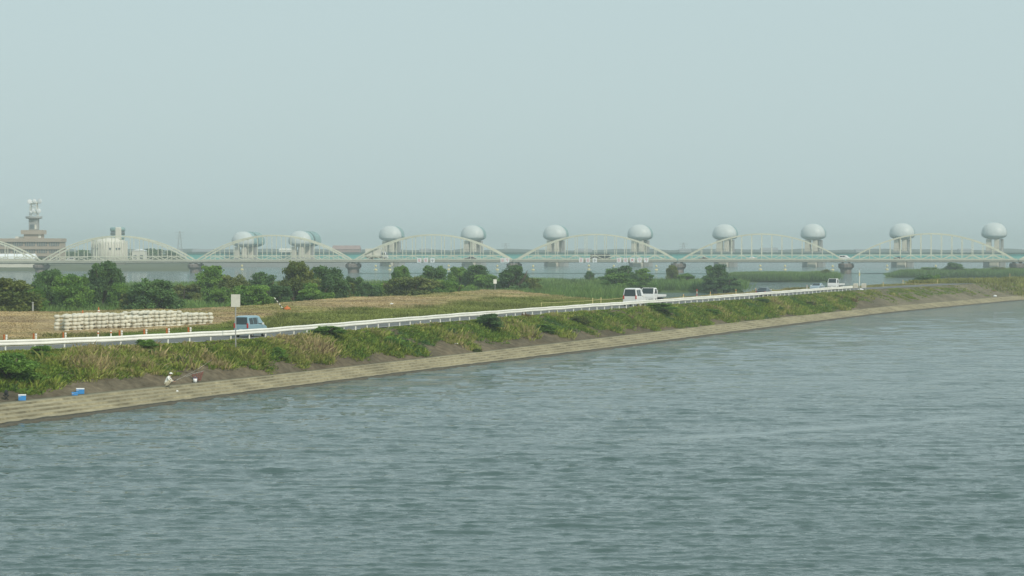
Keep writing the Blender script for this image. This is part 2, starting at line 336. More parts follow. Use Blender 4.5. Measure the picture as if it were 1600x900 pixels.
def islet(name, px0, px1, Y0, Y1, z=.35):
    p = np.linspace(px0, px1, 60); Yr0 = Y0 + 3 * vnoise(p, p * 0, 25, 5); t = np.linspace(0, 1, 12)
    taper = np.clip(np.minimum((p - px0) / 25, (px1 - p) / 25 + (px1 > 1700) * 9), .12, 1)
    Y = Yr0[None] + (Y1 - Y0) * taper[None] * t[:, None]; P = np.broadcast_to(p, Y.shape); X = (P - HX) / F * Y
    Z = -1 + (z + 1) * np.clip(np.minimum(t, 1 - t)[:, None] * 8, 0, 1) + 0 * Y
    o = grid(name, np.stack([X, Y, Z], -1), np.broadcast_to(MARSH, Z.shape + (3,)).copy(), M['ground']); o['kind'] = 'structure'
islet('island', 1118, 1304, 722, 790); islet('peninsula', 1383, 2400, 833, 930)
# road strip with worn edge lines
def strip(name, A, B, z, m, p0=-1400, p1=2990, step=8, kind='structure'):
    p = np.arange(p0, p1, step); P = []
    for fY in (A, B):
        Y = fY(p); P.append(np.stack([(p - HX) / F * Y, Y, 0 * p + z], -1))
    o = grid(name, np.array(P), None, m, smooth=False)
    if kind: o['kind'] = kind
    return o
strip('road', Yn, Yf, ROADZ, M['asphalt'])
o1 = fn(offs(Yr_, .95)); o2 = fn(offs(Yr_, 1.10)); o3 = fn(offs(Yr_, 6.4)); o4 = fn(offs(Yr_, 6.55))
strip('road_edge_line', o1, o2, ROADZ + .004, M['paint']); strip('road_edge_line', o3, o4, ROADZ + .004, M['paint'])
# stepped concrete revetment
def build_steps():
    cols = np.concatenate([np.arange(-1400, -60, 30.), np.arange(-60, 1660, 2.5), np.arange(1660, 3001, 30.)]); rows = []; Z = []
    n = 5; yw, yb = Yw(cols), Yb(cols); X = (cols - HX) / F * yw
    jit = .05 * fbm(X, yw, 1.2, 71)
    def yy(t): return yw + (yb - yw) * t
    rows.append(yy(-.02) + 0 * jit); Z.append(-.5 + 0 * cols)
    for k in range(n):
        z0 = (-.5 if k == 0 else .16 + .165 * (k - 1)); z1 = .16 + .165 * k; t = .17 + .83 * k / n
        rows += [yy(t - .012) + jit, yy(t) + jit, yy(t + .012) + jit]; Z += [z0 + .015 + 0 * cols, z1 - .02 + jit * .3, z1 + .0 * cols + jit * .2]
    rows.append(yy(1.02)); Z.append(.16 + .165 * 4 + .02 + 0 * cols); rows.append(yy(1.03)); Z.append(.3 + 0 * cols)
    Y = np.array(rows); Zz = np.array(Z); P = np.broadcast_to(cols, Y.shape); X = (P - HX) / F * Y
    me = grid('stepped_revetment', np.stack([X, Y, Zz], -1), None, M['concrete'], smooth=False)
    tag(me, 'long tan stepped concrete revetment along the foot of the river bank', 'revetment')
    me.data.materials.append(M['riser_shade']); nc = len(cols) - 1
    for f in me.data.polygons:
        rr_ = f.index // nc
        if rr_ in (1, 4, 7, 10, 13): f.material_index = 1  # riser faces get the darker tone painted as shade
    # wet weed covered toe beam
    wl = []
    for k, (t, z) in enumerate(((-.03, -.4), (-.01, .05), (.172, .14), (.174, -.3))):
        wl.append(np.stack([(cols - HX) / F * (yy(t) + jit * 3), yy(t) + jit * 3 + .5 * fbm(X[0] * 1.0, yw, 3, 77), z + .03 * vnoise(X[0], yw, .8, 78)], -1))
    o = grid('toe_beam', np.array(wl), None, M['wet'], parent=me, smooth=False)
    o['label'] = 'dark wet lower edge of the revetment'
build_steps()
# ------------------------------------------------------------------ trees
def leaf_quads(c, size, r_, up=.35):
    n = len(c); d = r_.normal(size=(n, 3)); d[:, 2] = np.abs(d[:, 2]) * .6 + up * r_.random(n); d /= np.linalg.norm(d, axis=1)[:, None]
    a = r_.normal(size=(n, 3)); u = np.cross(d, a); u /= np.linalg.norm(u, axis=1)[:, None]; v = np.cross(d, u)
    s = size * (.6 + .8 * r_.random(n)); u = u * s[:, None]; v = v * (s * .62)[:, None]
    return np.stack([c - u, c - v * .9, c + u, c + v * .9], 1)
def tree_proto(name, kind, seed, cA, cB):
    """unit tree: height 1, crown width about 1"""
    r_ = np.random.default_rng(seed); t = empty(name); tr = MB(); cl = []
    if kind == 'tree': base, rx, nb = .14, .52, 34
    elif kind == 'tall': base, rx, nb = .08, .50, 38
    else: base, rx, nb = .02, .52, 34
    stems = 1 if kind == 'tree' else 3
    for s in range(stems):
        ox, oy = r_.normal(0, .05, 2) if stems > 1 else (0, 0); bx, by = r_.normal(0, .12, 2)
        tr.tube([(ox, oy, -.03), (ox + bx * .3, oy + by * .3, .3), (ox + bx, oy + by, .6), (ox + bx * 1.3, oy + by * 1.3, .82)], [.028, .020, .013, .004], 7)
    for i in range(nb):
        zc = base + (1 - base) * (.12 + .80 * ((i + .5) / nb) ** .8) if kind != 'bush' else .12 + .75 * r_.random() ** .8
        h = (zc - base) / (1 - base)
        rr = rx * (math.sin(math.pi * min(1, (.18 + .80 * h)) ** .9) ** .6 if kind != 'bush' else math.sqrt(max(.05, 1 - h * h))) * (.45 + .55 * r_.random())
        a = r_.random() * 6.28 + i * 2.4; px, py = rr * math.cos(a) * .78, rr * math.sin(a) * .78
        cr = (.13 + .11 * r_.random()) * (1.15 - .35 * h)
        cl.append((px, py, min(zc, 1 - cr * .8), cr))
        tr.tube([(px * .1, py * .1, max(.05, zc * .45)), (px * .55, py * .55, zc * .78), (px, py, zc)], [.014, .008, .002], 5)
    C_, K = [], []
    for (x, y, z, cr) in cl:
        tint = r_.random() ** 1.2
        for q in range(7):
            d = r_.normal(size=3); d /= np.linalg.norm(d); d[2] = d[2] * .7
            sub = np.array([x, y, z]) + d * cr * .75 * r_.random() ** .4; n = 62
            e = r_.normal(size=(n, 3)); e /= np.linalg.norm(e, axis=1)[:, None]; e *= (r_.random(n) ** .45)[:, None] * cr * .55; e[:, 2] *= .75
            C_.append(sub + e); K.append(np.full(n, np.clip(tint + r_.normal(0, .15), 0, 1)))
    P = np.concatenate(C_); K = np.concatenate(K); ok = P[:, 2] > .0; P, K = P[ok], K[ok]
    col = cA[None] * (1 - K[:, None]) + cB[None] * K[:, None]; col = col * (.75 + .5 * r_.random((len(P), 1)))
    tr.build('trunk', M['bark'], t, smooth=True)
    quads('crown', leaf_quads(P, .024, r_), col, M['leaf'], t)
    return t
cD1, cD2 = np.array([.075, .145, .060]), np.array([.155, .275, .085])
cG1, cG2 = np.array([.11, .22, .045]), np.array([.22, .37, .07])
cO1, cO2 = np.array([.11, .155, .042]), np.array([.22, .25, .07])
protos = {}
def proto(kind, colr, v):
    key = (kind, colr, v)
    if key not in protos:
        cA, cB = {'dark': (cD1, cD2), 'green': (cG1, cG2), 'olive': (cO1, cO2)}[colr]
        protos[key] = [tree_proto({'bush': 'bush'}.get(kind, 'tree'), kind, 100 + hash_(key), cA, cB), False]
    p = protos[key]
    if not p[1]: p[1] = True; return p[0]
    return copy_tree(p[0])
def hash_(k): return sum(ord(c) for c in k[0] + k[1]) * 7 + k[2] * 131
def place_tree(px, Y, ytop, wpx, kind, colr, v, label, group=None, rz=None, zb=None):
    z0 = gz(px, Y) if zb is None else zb
    if z0 < -.2: z0 = .3
    h = CH - (ytop - HY) / F * Y - z0; wd = wpx / F * Y
    t = proto(kind, colr, v); t.location = ((px - HX) / F * Y, Y, z0 - .05); t.scale = (wd * 1.12, wd * 1.12, h * 1.0); t.rotation_euler = (0, 0, random.random() * 6.28 if rz is None else rz)
    tag(t, label, 'bush' if kind == 'bush' else 'tree', group); return t
G1 = 'trees and bushes behind the dry grass mound'
TR = [
 (8, 268, 428, 118, 'bush', 'olive', 0, 'yellowish olive bush at the left edge behind the grass mound'),
 (78, 330, 419, 60, 'tree', 'dark', 0, 'dark leafy tree between the olive edge bush and the bright green tree'),
 (112, 322, 427, 62, 'tree', 'green', 0, 'bright green tree behind the left end of the white block stack'),
 (163, 340, 406, 56, 'tall', 'dark', 1, 'tall dark green tree standing highest above the white block stack'),
 (140, 350, 428, 50, 'bush', 'green', 1, 'green bush filling the gap left of the tallest tree over the block stack'),
 (208, 312, 452, 62, 'bush', 'olive', 1, 'low brownish olive bush in front of reeds behind the block stack'),
 (243, 306, 432, 84, 'bush', 'dark', 1, 'broad dark bush behind the middle of the white block stack'),
 (330, 385, 414, 58, 'tall', 'green', 2, 'upright green tree seen just left above the back of the road sign'),
 (366, 372, 427, 56, 'bush', 'olive', 2, 'rounded olive bush directly behind the sign panel'),
 (412, 388, 422, 56, 'bush', 'dark', 2, 'dark rounded bush right behind the light blue van'),
 (392, 318, 440, 78, 'bush', 'green', 3, 'dense green bush in front, just right of the sign panel'),
 (436, 322, 443, 60, 'bush', 'dark', 3, 'dark low bush beside the tilted striped pole'),
 (464, 338, 407, 62, 'tall', 'olive', 3, 'tall layered tree with yellow green tips right of the striped pole'),
 (512, 345, 414, 66, 'tall', 'dark', 4, 'broad dark green tree beside the tall layered tree'),
 (551, 368, 429, 42, 'bush', 'dark', 4, 'dark bush at the right end of the left tree group'),
 (594, 400, 437, 66, 'bush', 'green', 4, 'low green thicket under the third arch from the left'),
 (626, 440, 414, 34, 'tree', 'green', 3, 'small round tree standing left of the dark tree under the red signs'),
 (677, 405, 414, 46, 'tree', 'dark', 5, 'dark round tree under the first three red lettered signs'),
 (645, 378, 429, 92, 'bush', 'olive', 5, 'wide olive bush in front of the dark round tree'),
 (702, 385, 434, 52, 'bush', 'green', 5, 'green bush at the right foot of the dark round tree'),
 (717, 480, 416, 40, 'tree', 'green', 4, 'grey green tree left of the paired rounded trees'),
 (744, 470, 413, 50, 'tree', 'dark', 6, 'rounded tree below the right foot of the third arch'),
 (800, 460, 412, 56, 'bush', 'dark', 6, 'broad rounded tree just right of the small white signboard'),
 (971, 540, 414, 66, 'bush', 'dark', 7, 'broad dark bush under the five red lettered signs'),
 (1002, 548, 418, 44, 'bush', 'green', 6, 'green bush at the right shoulder of the broad dark bush'),
 (966, 505, 425, 56, 'bush', 'green', 7, 'lighter bush in front of the broad dark bush among the reeds'),
 (922, 610, 422, 18, 'bush', 'dark', 2, 'tiny dark bush alone on the reed bed edge'),
 (1050, 632, 413, 20, 'tree', 'olive', 6, 'small olive tree in front of the bridge pier'),
 (1073, 612, 426, 34, 'bush', 'green', 1, 'low grey green bush right of the small olive tree'),
 (187, 332, 440, 44, 'bush', 'green', 7, 'low green bush right of the tallest tree over the block stack'),
 (292, 372, 440, 56, 'bush', 'olive', 1, 'low olive scrub between the broad dark bush and the upright green tree'),
 (346, 350, 446, 50, 'bush', 'green', 4, 'green scrub immediately left of the sign panel'),
 (488, 332, 440, 60, 'bush', 'green', 0, 'bright scrub at the foot of the tall layered tree'),
 (533, 350, 438, 60, 'bush', 'olive', 6, 'olive scrub at the foot of the broad dark green tree'),
 (576, 380, 441, 50, 'bush', 'dark', 7, 'dark scrub joining the left tree group to the low thicket'),
 (612, 388, 440, 54, 'bush', 'green', 5, 'scrub below the small round tree by the red signs'),
 (760, 466, 427, 54, 'bush', 'green', 2, 'scrub between the rounded trees and the white signboard'),
 (828, 462, 432, 44, 'bush', 'olive', 3, 'olive scrub at the right foot of the tree by the signboard'),
 (48, 300, 446, 50, 'bush', 'green', 5, 'green scrub behind the lone grey post'),
 (1119, 556, 411, 46, 'bush', 'dark', 5, 'dark round tree near the tip of the reed bed'),
 (1134, 545, 431, 56, 'bush', 'dark', 3, 'low dark bush at the water tip of the reed bed'),
]
for t in TR: place_tree(*t, group=G1)
G2 = 'bushes on the reed spits by the far water'
for t in [(1290, 745, 420, 24, 'bush', 'olive', 2, 'olive bush at the right end of the narrow reed island'),
 (1441, 548, 429, 42, 'bush', 'dark', 6, 'dark bush on the near shore right of the mast'),
 (1459, 556, 427, 28, 'bush', 'green', 5, 'smaller bush touching the right side of the dark shore bush'),
 (1489, 860, 410, 30, 'tree', 'dark', 1, 'highest tree on the right reed spit'),
 (1452, 865, 416, 38, 'bush', 'green', 3, 'rounded pale bush on the left part of the right reed spit'),
 (1524, 862, 418, 18, 'bush', 'green', 4, 'small round bush right of the highest spit tree'),
 (1560, 862, 416, 30, 'bush', 'olive', 0, 'brownish bush below the last gate tower')]: place_tree(*t, group=G2, zb=.3)
for i, (px, Y, yt, wd, v) in enumerate([(105, 1330, 392, 36, 0), (128, 1310, 389, 34, 1), (215, 1310, 390, 30, 4), (240, 1330, 387, 42, 5), (268, 1320, 391, 34, 6), (70, 1300, 395, 40, 2), (62, 1080, 402, 14, 3)]):
    place_tree(px, Y, yt, wd, 'bush', 'dark', v, ['hazy far tree left of the white domed building', 'hazy far tree touching the left side of the white domed building', 'hazy far tree right behind the small white gable', 'broad hazy far tree under the right half of the first full arch', 'hazy far tree near the right foot of the first full arch', 'hazy far tree at the right end of the brown office', 'small tree at the arch foot before the brown office'][i], 'hazy trees beyond the bridge', zb=1.5)
# bank shrubs
def yat(px, frac): return float(Yb(px) + (Ysh(px) - Yb(px)) * frac)
G3 = 'shrubs on the river slope'
for (px, fr, yt, wd, colr, v, lab) in [
 (745, .03, 543.5, 22, 'olive', 5, 'low tan green weed clump at the top edge of the steps'),
 (432, .5, 540, 30, 'green', 4, 'bright green clump on the slope below the light blue van'),
 (612, .45, 524, 36, 'green', 6, 'green clump low on the slope left of the small dark round shrub'),
 (905, .6, 492, 36, 'olive', 4, 'olive clump on the slope under the yellow rope'),
 (1110, .5, 482, 34, 'green', 1, 'green clump on the slope below the red and white pole'),
 (1262, .55, 470, 30, 'olive', 7, 'olive clump on the slope left of the far truck'),
 (764, .72, 488, 50, 'dark', 4, 'large dark green shrub on the slope against the white guardrail'),
 (703, .62, 511, 22, 'dark', 0, 'small dark round shrub left of the large dark slope shrub'),
 (12, .42, 549, 92, 'green', 6, 'bright green shrub on the slope at the left edge of the picture'),
 (510, .97, 508, 56, 'green', 2, 'leafy shrub leaning over the guardrail right of the light blue van'),
 (283, .55, 555, 20, 'dark', 6, 'dark little shrub on the slope above the fisherman'),
 (848, .5, 506, 44, 'green', 7, 'green creeping shrub on the slope right of the large dark shrub'),
 (1192, .8, 466, 26, 'dark', 2, 'dark shrub under the guardrail below the dark car'),
 (1212, .45, 478, 26, 'dark', 3, 'dark shrub low on the slope below the silver car'),
 (1030, .85, 472, 60, 'green', 3, 'wide green shrub under the guardrail by the white vans'),
 (64, .86, 538, 40, 'green', 1, 'weedy green clump before the guardrail near its left end'),
 (228, .88, 528, 34, 'green', 5, 'green weed clump rising before the rail under the block stack')]:
    place_tree(px, yat(px, fr), yt, wd, 'bush', colr, v, lab, G3)
# ------------------------------------------------------------------ ground cover
def tufts(name, P, Y, hgt, wid, nb, col, m, spread=.18, lean=.35, seed=1):
    r_ = np.random.default_rng(seed); n = len(P); X = (P - HX) / F * Y; Z = Hland(P, Y)
    i = np.repeat(np.arange(n), nb); k = len(i); h = hgt[i] * (.45 + .7 * r_.random(k)); b = np.stack([X[i], Y[i], Z[i] - .03], 1)
    off = r_.normal(0, 1, (k, 2)) * (spread * (.6 + hgt[i]))[:, None]; b[:, :2] += off
    ln = r_.normal(0, lean, (k, 2)) * h[:, None] + off * .5
    tip = b + np.concatenate([ln, h[:, None]], 1); mid = b * .45 + tip * .55; mid[:, :2] -= ln * .18
    a = r_.random(k) * math.pi; u = np.stack([np.cos(a), np.sin(a) * .6, .25 * r_.normal(size=k)], 1) * (wid * (.6 + .8 * r_.random(k)))[:, None]
    V = np.stack([b, mid - u, tip, mid + u], 1)
    c = col[i] * (.7 + .6 * r_.random((k, 1)))
    return tag(quads(name, V, c, m), kind='stuff')
# slope weeds
n = 62000; u = rng.random(n); P = -120 + 1800 * (u ** .8)
fr = rng.random(n) * 1.06; Y = Yb(P) + (Ysh(P) - Yb(P)) * fr; X = (P - HX) / F * Y
bare = np.interp(P, [-200, 100, 250, 400, 700, 960, 1100, 1160, 1320, 1345, 1700], [.05, .22, .30, .36, .26, .22, .10, .02, .02, .35, .4])
dens = np.clip((fr - bare) * 6 + .5 + 2.3 * fbm(X, Y, 3.4, 51), 0, 1) * np.clip(.85 + 1.5 * fbm(X, Y, 2.0, 53), .12, 1) * np.where(P > 1335, np.clip(.38 + 1.5 * fbm(X, Y, 8, 55), .10, .9), 1)
dens *= np.where((P > 100) & (P < 480), np.clip(.75 + fbm(X, Y, 4.5, 58), .2, 1), 1)
k = rng.random(n) < dens; P, Y, X, fr = P[k], Y[k], X[k], fr[k]
n1 = fbm(X, Y, 4.0, 61); n2 = fbm(X, Y, 1.6, 64); n3 = fbm(X, Y, 11, 66)
pal = np.array([[.145, .235, .038], [.225, .29, .048], [.31, .33, .085], [.40, .33, .16], [.22, .15, .085], [.09, .185, .055]])
idx = np.clip(np.round(1.15 + 2.6 * n1 + 1.6 * n2 + rng.normal(0, .6, len(P)) - np.clip((P - 500) / 1200, 0, .5)), 0, 3).astype(int)
idx[(n2 > .60) & (n3 > .1)] = 4; idx[(n1 < -.45) & (n2 < .1)] = 5
col = pal[idx]; hgt = np.clip(.34 + .42 * n1 + .42 * n2 + .1 * rng.normal(size=len(P)), .12, 1.15) * np.where(P > 1335, .5, 1) * np.clip(1.25 - fr * .55, .5, 1) * .85
hgt *= np.where(fr > .9, .62, 1); hgt *= np.where(rng.random(len(P)) < .07, 1.75, 1)
tufts('slope_weeds', P, Y, hgt, .060, 13, col, M['leaf'], .22, .38)
# field: short dry stubble and green tufts beyond the road
n = 56000; P = -80 + 1760 * rng.random(n) ** .85; t = rng.random(n); yc = Yc(P) + 6; Y = Yf(P) + .4 + (yc - Yf(P)) * t; X = (P - HX) / F * Y
lc = land_col(P[None], Y[None])[0]; grn = (lc[:, 1] > lc[:, 0] * .92); hgt = np.where(grn, .26, .10) + .12 * np.clip(fbm(X, Y, 3, 81), 0, 1)
bw = (P > 60) & (P < 350) & (Y < 232) & (Y > 196); hgt[bw] *= .5
strong = grn & (fbm(X, Y, 6, 84) > .25); hgt[strong] *= 1.7
col = lc * np.where(strong, .8, 1.08)[:, None]
tufts('field_grass', P, Y, hgt, .045, 6, col, M['leaf'], .35, .5, 2)
# taller green grass before and right of the block stack
n = 5200; P = 172 + 210 * rng.random(n); Y = Yf(P) + 2.2 + 8 * rng.random(n); X = (P - HX) / F * Y
tufts('verge_grass', P, Y, .34 + .22 * fbm(X, Y, 2, 86), .045, 9, np.array([[.17, .24, .05]]) * (1 + .4 * fbm(X, Y, 2, 88))[:, None] + 0 * P[:, None], M['leaf'], .25, .35, 4)
# reeds
def reeds(name, P, Y, h, seed, tint=1.0):
    X = (P - HX) / F * Y; a = fbm(X, Y, 26, 91); b = fbm(X, Y, 8, 93)
    c = np.array([.125, .215, .062])[None] * (1 + .35 * a + .25 * b)[:, None] + np.array([.05, .03, .008])[None] * np.clip(b * 1.3 + .05, 0, 1)[:, None]
    z = Hland(P, Y); k = z > -.4
    return tufts(name, P[k], Y[k], (h * (1 + .28 * a + .22 * b))[k], .10, 9, c[k] * tint, M['reed'], .30, .10, seed)
n = 34000; P = -100 + 1270 * rng.random(n); toe = Yc(P) + np.where(P < 975, 22, 16); t = rng.random(n) ** .8; Y = toe + (Ys(P) - toe) * t
k = Y > toe; reeds('reed_bed', P[k], Y[k], np.interp(P[k], [0, 500, 800, 1000, 1170], [1.7, 1.9, 2.1, 2.3, 2.4]) * np.clip((Y[k] - toe[k]) / 60 + .5, .5, 1), 5)
n = 5000; P = 1120 + 182 * rng.random(n); Y = 728 + 50 * rng.random(n)
def flat_reeds(name, P, Y, h, seed):
    global Hland
    H0 = Hland; Hland = lambda p, y, rough=True: np.full(np.shape(p), .3); r_ = reeds(name, P, Y, h, seed); Hland = H0; return r_
flat_reeds('reed_bed', P, Y, 2.5 * np.clip((P - 1110) / 40, .5, 1), 6)
n = 8000; P = 1386 + 330 * rng.random(n) ** .9; Y = 838 + 60 * rng.random(n); flat_reeds('reed_bed', P, Y, 2.6 * np.clip((P - 1380) / 30, .5, 1), 7)
n = 9000; P = 1425 + 260 * rng.random(n); Y = 480 + rng.random(n) * np.clip((P - 1425) * 2.2, 8, 340)
zz = Hland(P, Y); k = zz > .1; tufts('shore_grass', P[k], Y[k], .9 + .4 * fbm(P[k], Y[k], 20, 3), .09, 7, np.array([[.24, .25, .08]]) * (1 + .5 * fbm(P[k], Y[k] * .4, 12, 5))[:, None], M['reed'], .3, .2, 8)
# ------------------------------------------------------------------ guardrail
def rail():
    g = empty('guardrail'); ps = np.arange(-140, 1333, 2.); Yy = Yr(ps); X = (ps - HX) / F * Yy
    pts = np.stack([X, Yy], 1); s = np.concatenate([[0], np.cumsum(np.linalg.norm(np.diff(pts, axis=0), axis=1))])
    g.location = (X[0], Yy[0], ROADZ); L = s[-1]
    def P(q): return np.array([np.interp(q, s, X), np.interp(q, s, Yy)])
    def N(q): d = P(min(q + .5, L)) - P(max(q - .5, 0)); d /= np.linalg.norm(d); return np.array([d[1], -d[0]]), d   # towards the river
    prof = [(0, .84), (.05, .81), (.085, .77), (.085, .70), (.05, .645), (.048, .61), (.085, .555), (.085, .47), (.05, .43), (0, .41), (-.012, .42), (-.012, .83)]
    qs = np.arange(0, L, 1.2); V = []; f = []; o0 = np.array([X[0], Yy[0]])
    for q in qs:
        c = P(q); n_, d = N(q); wob = .012 * math.sin(q * .9) + .01 * math.sin(q * .31)
        for a, z in prof: V.append((*(c + n_ * (a + .06) - o0), z + wob))
    k = len(prof)
    for i in range(len(qs) - 1):
        for j in range(k): f.append((i * k + j, (i + 1) * k + j, (i + 1) * k + (j + 1) % k, i * k + (j + 1) % k))
    MB().add(V, f).build('beam', M['white'], g)
    q = 1.1; i = 0; sp = L / 98.
    while q < L:
        c = P(q) - o0; n_, d = N(q); az = math.atan2(d[1], d[0])
        p = MB().lathe((0, 0, -.25), [(.065, 0), (.065, .95), (.05, .98), (0.001, 1.0)], 10).build('post', M['white'], g); p.location = (*c, 0); p.rotation_euler = (0, 0, az)
        pxx = HX + F * P(q)[0] / P(q)[1]
        if pxx < 312 and not (118 < pxx < 176):
            MB().box((0, 0, .98), (.07, .13, .56)).build('reflector_board', M['orange'], p, bevel=.01).location = (-.055, .075, 0)
            mb = MB()
            for zz in (.80, .98, 1.16): mb.lathe((0, 0, zz - .075), [(.03, 0), (.075, .015), (.075, .135), (.03, .15)], 12)
            mb.box((0, 0, .98), (.05, .05, .5)); r = mb.build('reflector', M['white'], p); r.location = (.075, -.045, 0)
        q += sp; i += 1
    tag(g, 'long white steel guardrail between the road and the river slope', 'guardrail')
rail()
# ------------------------------------------------------------------ vehicles
def vehicle(name, st, W, paint, wheels, wr, side, rear=None, front=None, extra=None, h0=.22):
    """st: stations (x, belt z, roof z, half width scale at roof); x grows to the front"""
    t = empty(name); V = []; f = []; hw = W / 2
    for (x, b, rf, tw) in st:
        n_ = 1 if abs(x - st[0][0]) > .01 and abs(x - st[-1][0]) > .01 else .93
        ring = [(x, -hw * n_ * .95, h0), (x, -hw * n_, h0 + .22), (x, -hw * n_, b), (x, -hw * tw, rf - .07 * (rf > b + .1)), (x, -hw * tw * .86, rf), (x, hw * tw * .86, rf), (x, hw * tw, rf - .07 * (rf > b + .1)), (x, hw * n_, b), (x, hw * n_, h0 + .22), (x, hw * n_ * .95, h0)]
        V += ring
    k = 10
    for i in range(len(st) - 1):
        for j in range(k): f.append((i * k + j, i * k + (j + 1) % k, (i + 1) * k + (j + 1) % k, (i + 1) * k + j))
    f.append(tuple(range(k))[::-1]); f.append(tuple((len(st) - 1) * k + j for j in range(k)))
    MB().add(V, [q[::-1] for q in f]).build('body', paint, t, bevel=.03)
    def sec(x):
        xs = [s_[0] for s_ in st]; return [float(np.interp(x, xs, [s_[q] for s_ in st])) for q in (1, 2, 3)]
    for sgn in (-1, 1):
        for (x0, x1) in side:
            v = []
            for x, fr_ in ((x0, .08), (x1, .08), (x1, .86), (x0, .86)):
                b, rf, tw = sec(x); z = b + (rf - .07 - b) * fr_; y = hw * (1 + (tw - 1) * fr_) + .006; v.append((x, sgn * y, z))
            mb = MB().add(v + [(a, b - sgn * .02, c) for a, b, c in v], [(0, 1, 2, 3) if sgn < 0 else (3, 2, 1, 0), (7, 6, 5, 4), (0, 4, 5, 1), (1, 5, 6, 2), (2, 6, 7, 3), (3, 7, 4, 0)]); mb.build('side_window', M['glass'], t)
    def pane(nm, i, j, t0, t1):
        A_, B_ = st[i], st[j]; zl, zh = (A_[2], B_[2]) if A_[2] < B_[2] else (B_[2], A_[2]); lo, hi = (A_, B_) if A_[2] < B_[2] else (B_, A_)
        d = Vector((zh - zl, 0, lo[0] - hi[0])); d = d.normalized() * (1 if (hi[0] > lo[0]) == (d.x < 0) else -1)
        if d.z < 0: d = -d
        v = []
        for t_, sg in ((t0, -1), (t0, 1), (t1, 1), (t1, -1)):
            x = lo[0] + (hi[0] - lo[0]) * t_; z = zl + (zh - zl) * t_; y = hw * (.93 + (hi[3] * .97 - .93) * t_) - .09; v.append((x + d.x * .012, sg * y, z + d.z * .012))
        MB().add(v + [(a - d.x * .05, b, c - d.z * .05) for a, b, c in v], [(0, 1, 2, 3), (7, 6, 5, 4), (0, 4, 5, 1), (1, 5, 6, 2), (2, 6, 7, 3), (3, 7, 4, 0)]).build(nm, M['glass'], t)
    if rear: pane('rear_window', *rear)
    if front: pane('windscreen', *front)
    for x in wheels:
        for sgn in (-1, 1):
            wv = MB().tube([(0, -.1, 0), (0, -.085, 0), (0, .085, 0), (0, .1, 0)], [wr * .9, wr, wr, wr * .9], 20).build('wheel', M['tyre'], t); wv.location = (x, sgn * (hw - .10), wr)
            MB().tube([(0, sgn * .09, 0), (0, sgn * .106, 0)], wr * .58, 14).build('rim', M['rim'], wv)
    if extra: extra(t, hw)
    return t
def lamps(t, hw, xr, zr, xf, zf, hr=.35, mir=(0.0, 0.0)):
    for s in (-1, 1):
        MB().box((xr, s * (hw - .14), zr), (.06, .18, hr)).build('tail_lamp', M['lred'], t, bevel=.02)
        MB().box((xf, s * (hw - .22), zf), (.08, .32, .18)).build('head_lamp', M['lclear'], t, bevel=.03)
        MB().box((mir[0], s * (hw + .13), mir[1]), (.10, .2, .18)).bar((mir[0], s * (hw - .05), mir[1] - .05), (mir[0], s * (hw + .05), mir[1] - .05), .04).build('mirror', M['white'], t, bevel=.02)
    MB().box((xr - .01, 0, zr - .38), (.05, .36, .17)).build('number_plate', M['plate'], t)
def minivan(paint, Wd=1.70, Ht=1.86):
    st = [(-2.15, 1.02, 1.06, .90), (-1.98, 1.08, Ht - .05, .80), (-1.5, 1.07, Ht, .80), (.2, 1.05, Ht, .80), (.75, 1.03, Ht - .08, .79), (1.55, 1.00, 1.10, .84), (2.05, .86, .90, .86), (2.2, .68, .72, .82)]
    return vehicle('minivan', st, Wd, paint, (-1.35, 1.35), .33, [(-1.85, -1.0), (-.92, -.05), (.05, .92)], rear=(0, 1, .08, .90), front=(5, 4, .06, .92),
        extra=lambda t, hw: lamps(t, hw, -2.15, 1.02, 2.08, .72, .42, (.85, 1.14)))
def sedan(paint):
    st = [(-2.2, .78, .84, .86), (-2.05, .90, .95, .86), (-1.55, .92, .99, .84), (-.85, .93, 1.36, .76), (.25, .93, 1.38, .76), (1.0, .90, .97, .84), (1.9, .78, .84, .84), (2.2, .6, .66, .8)]
    return vehicle('car', st, 1.70, paint, (-1.3, 1.35), .31, [(-.95, -.25), (-.17, .5)], rear=(2, 3, .08, .88), front=(5, 4, .08, .9),
        extra=lambda t, hw: lamps(t, hw, -2.2, .72, 2.12, .62, .16, (.55, .98)))
def truck(box=False):
    st = [(1.0, 1.25, 1.98, .92), (1.1, 1.25, 2.06, .92), (2.0, 1.22, 2.06, .90), (2.35, 1.20, 1.30, .94), (2.45, .8, .9, .94)]
    def ex(t, hw):
        if box: MB().box((-.95, 0, 1.75), (3.7, 1.85, 2.1)).build('cargo_box', M['bwhite'], t, bevel=.03)
        else:
            mb = MB().box((-.95, 0, .88), (3.7, 1.75, .1))
            for s in (-1, 1): mb.box((-.95, s * .88, 1.02), (3.7, .05, .24))
            mb.box((-2.8, 0, 1.02), (.05, 1.75, .24)).box((.88, 0, 1.35), (.06, 1.7, .9)); mb.build('flatbed', M['carwhite'], t)
        MB().box((-.4, 0, .62), (4.2, .8, .25)).build('chassis', M['black'], t)
        for s in (-1, 1):
            MB().box((2.42, s * .62, .72), (.08, .3, .18)).build('head_lamp', M['lclear'], t, bevel=.02)
            MB().box((2.3, s * 1.05, 1.5), (.08, .16, .3)).bar((2.25, s * .8, 1.4), (2.3, s * 1.0, 1.4), .04).build('mirror', M['black'], t)
        MB().box((2.47, 0, .55), (.05, 1.6, .18)).build('bumper', M['greyc'], t, bevel=.02); MB().box((2.50, 0, .58), (.03, .34, .15)).build('number_plate', M['plate'], t)
    return vehicle('truck', st, 1.75, M['carwhite'], (-1.6, 1.7), .36, [(1.2, 1.92)], front=(3, 2, .0, .93), extra=ex, h0=.45)
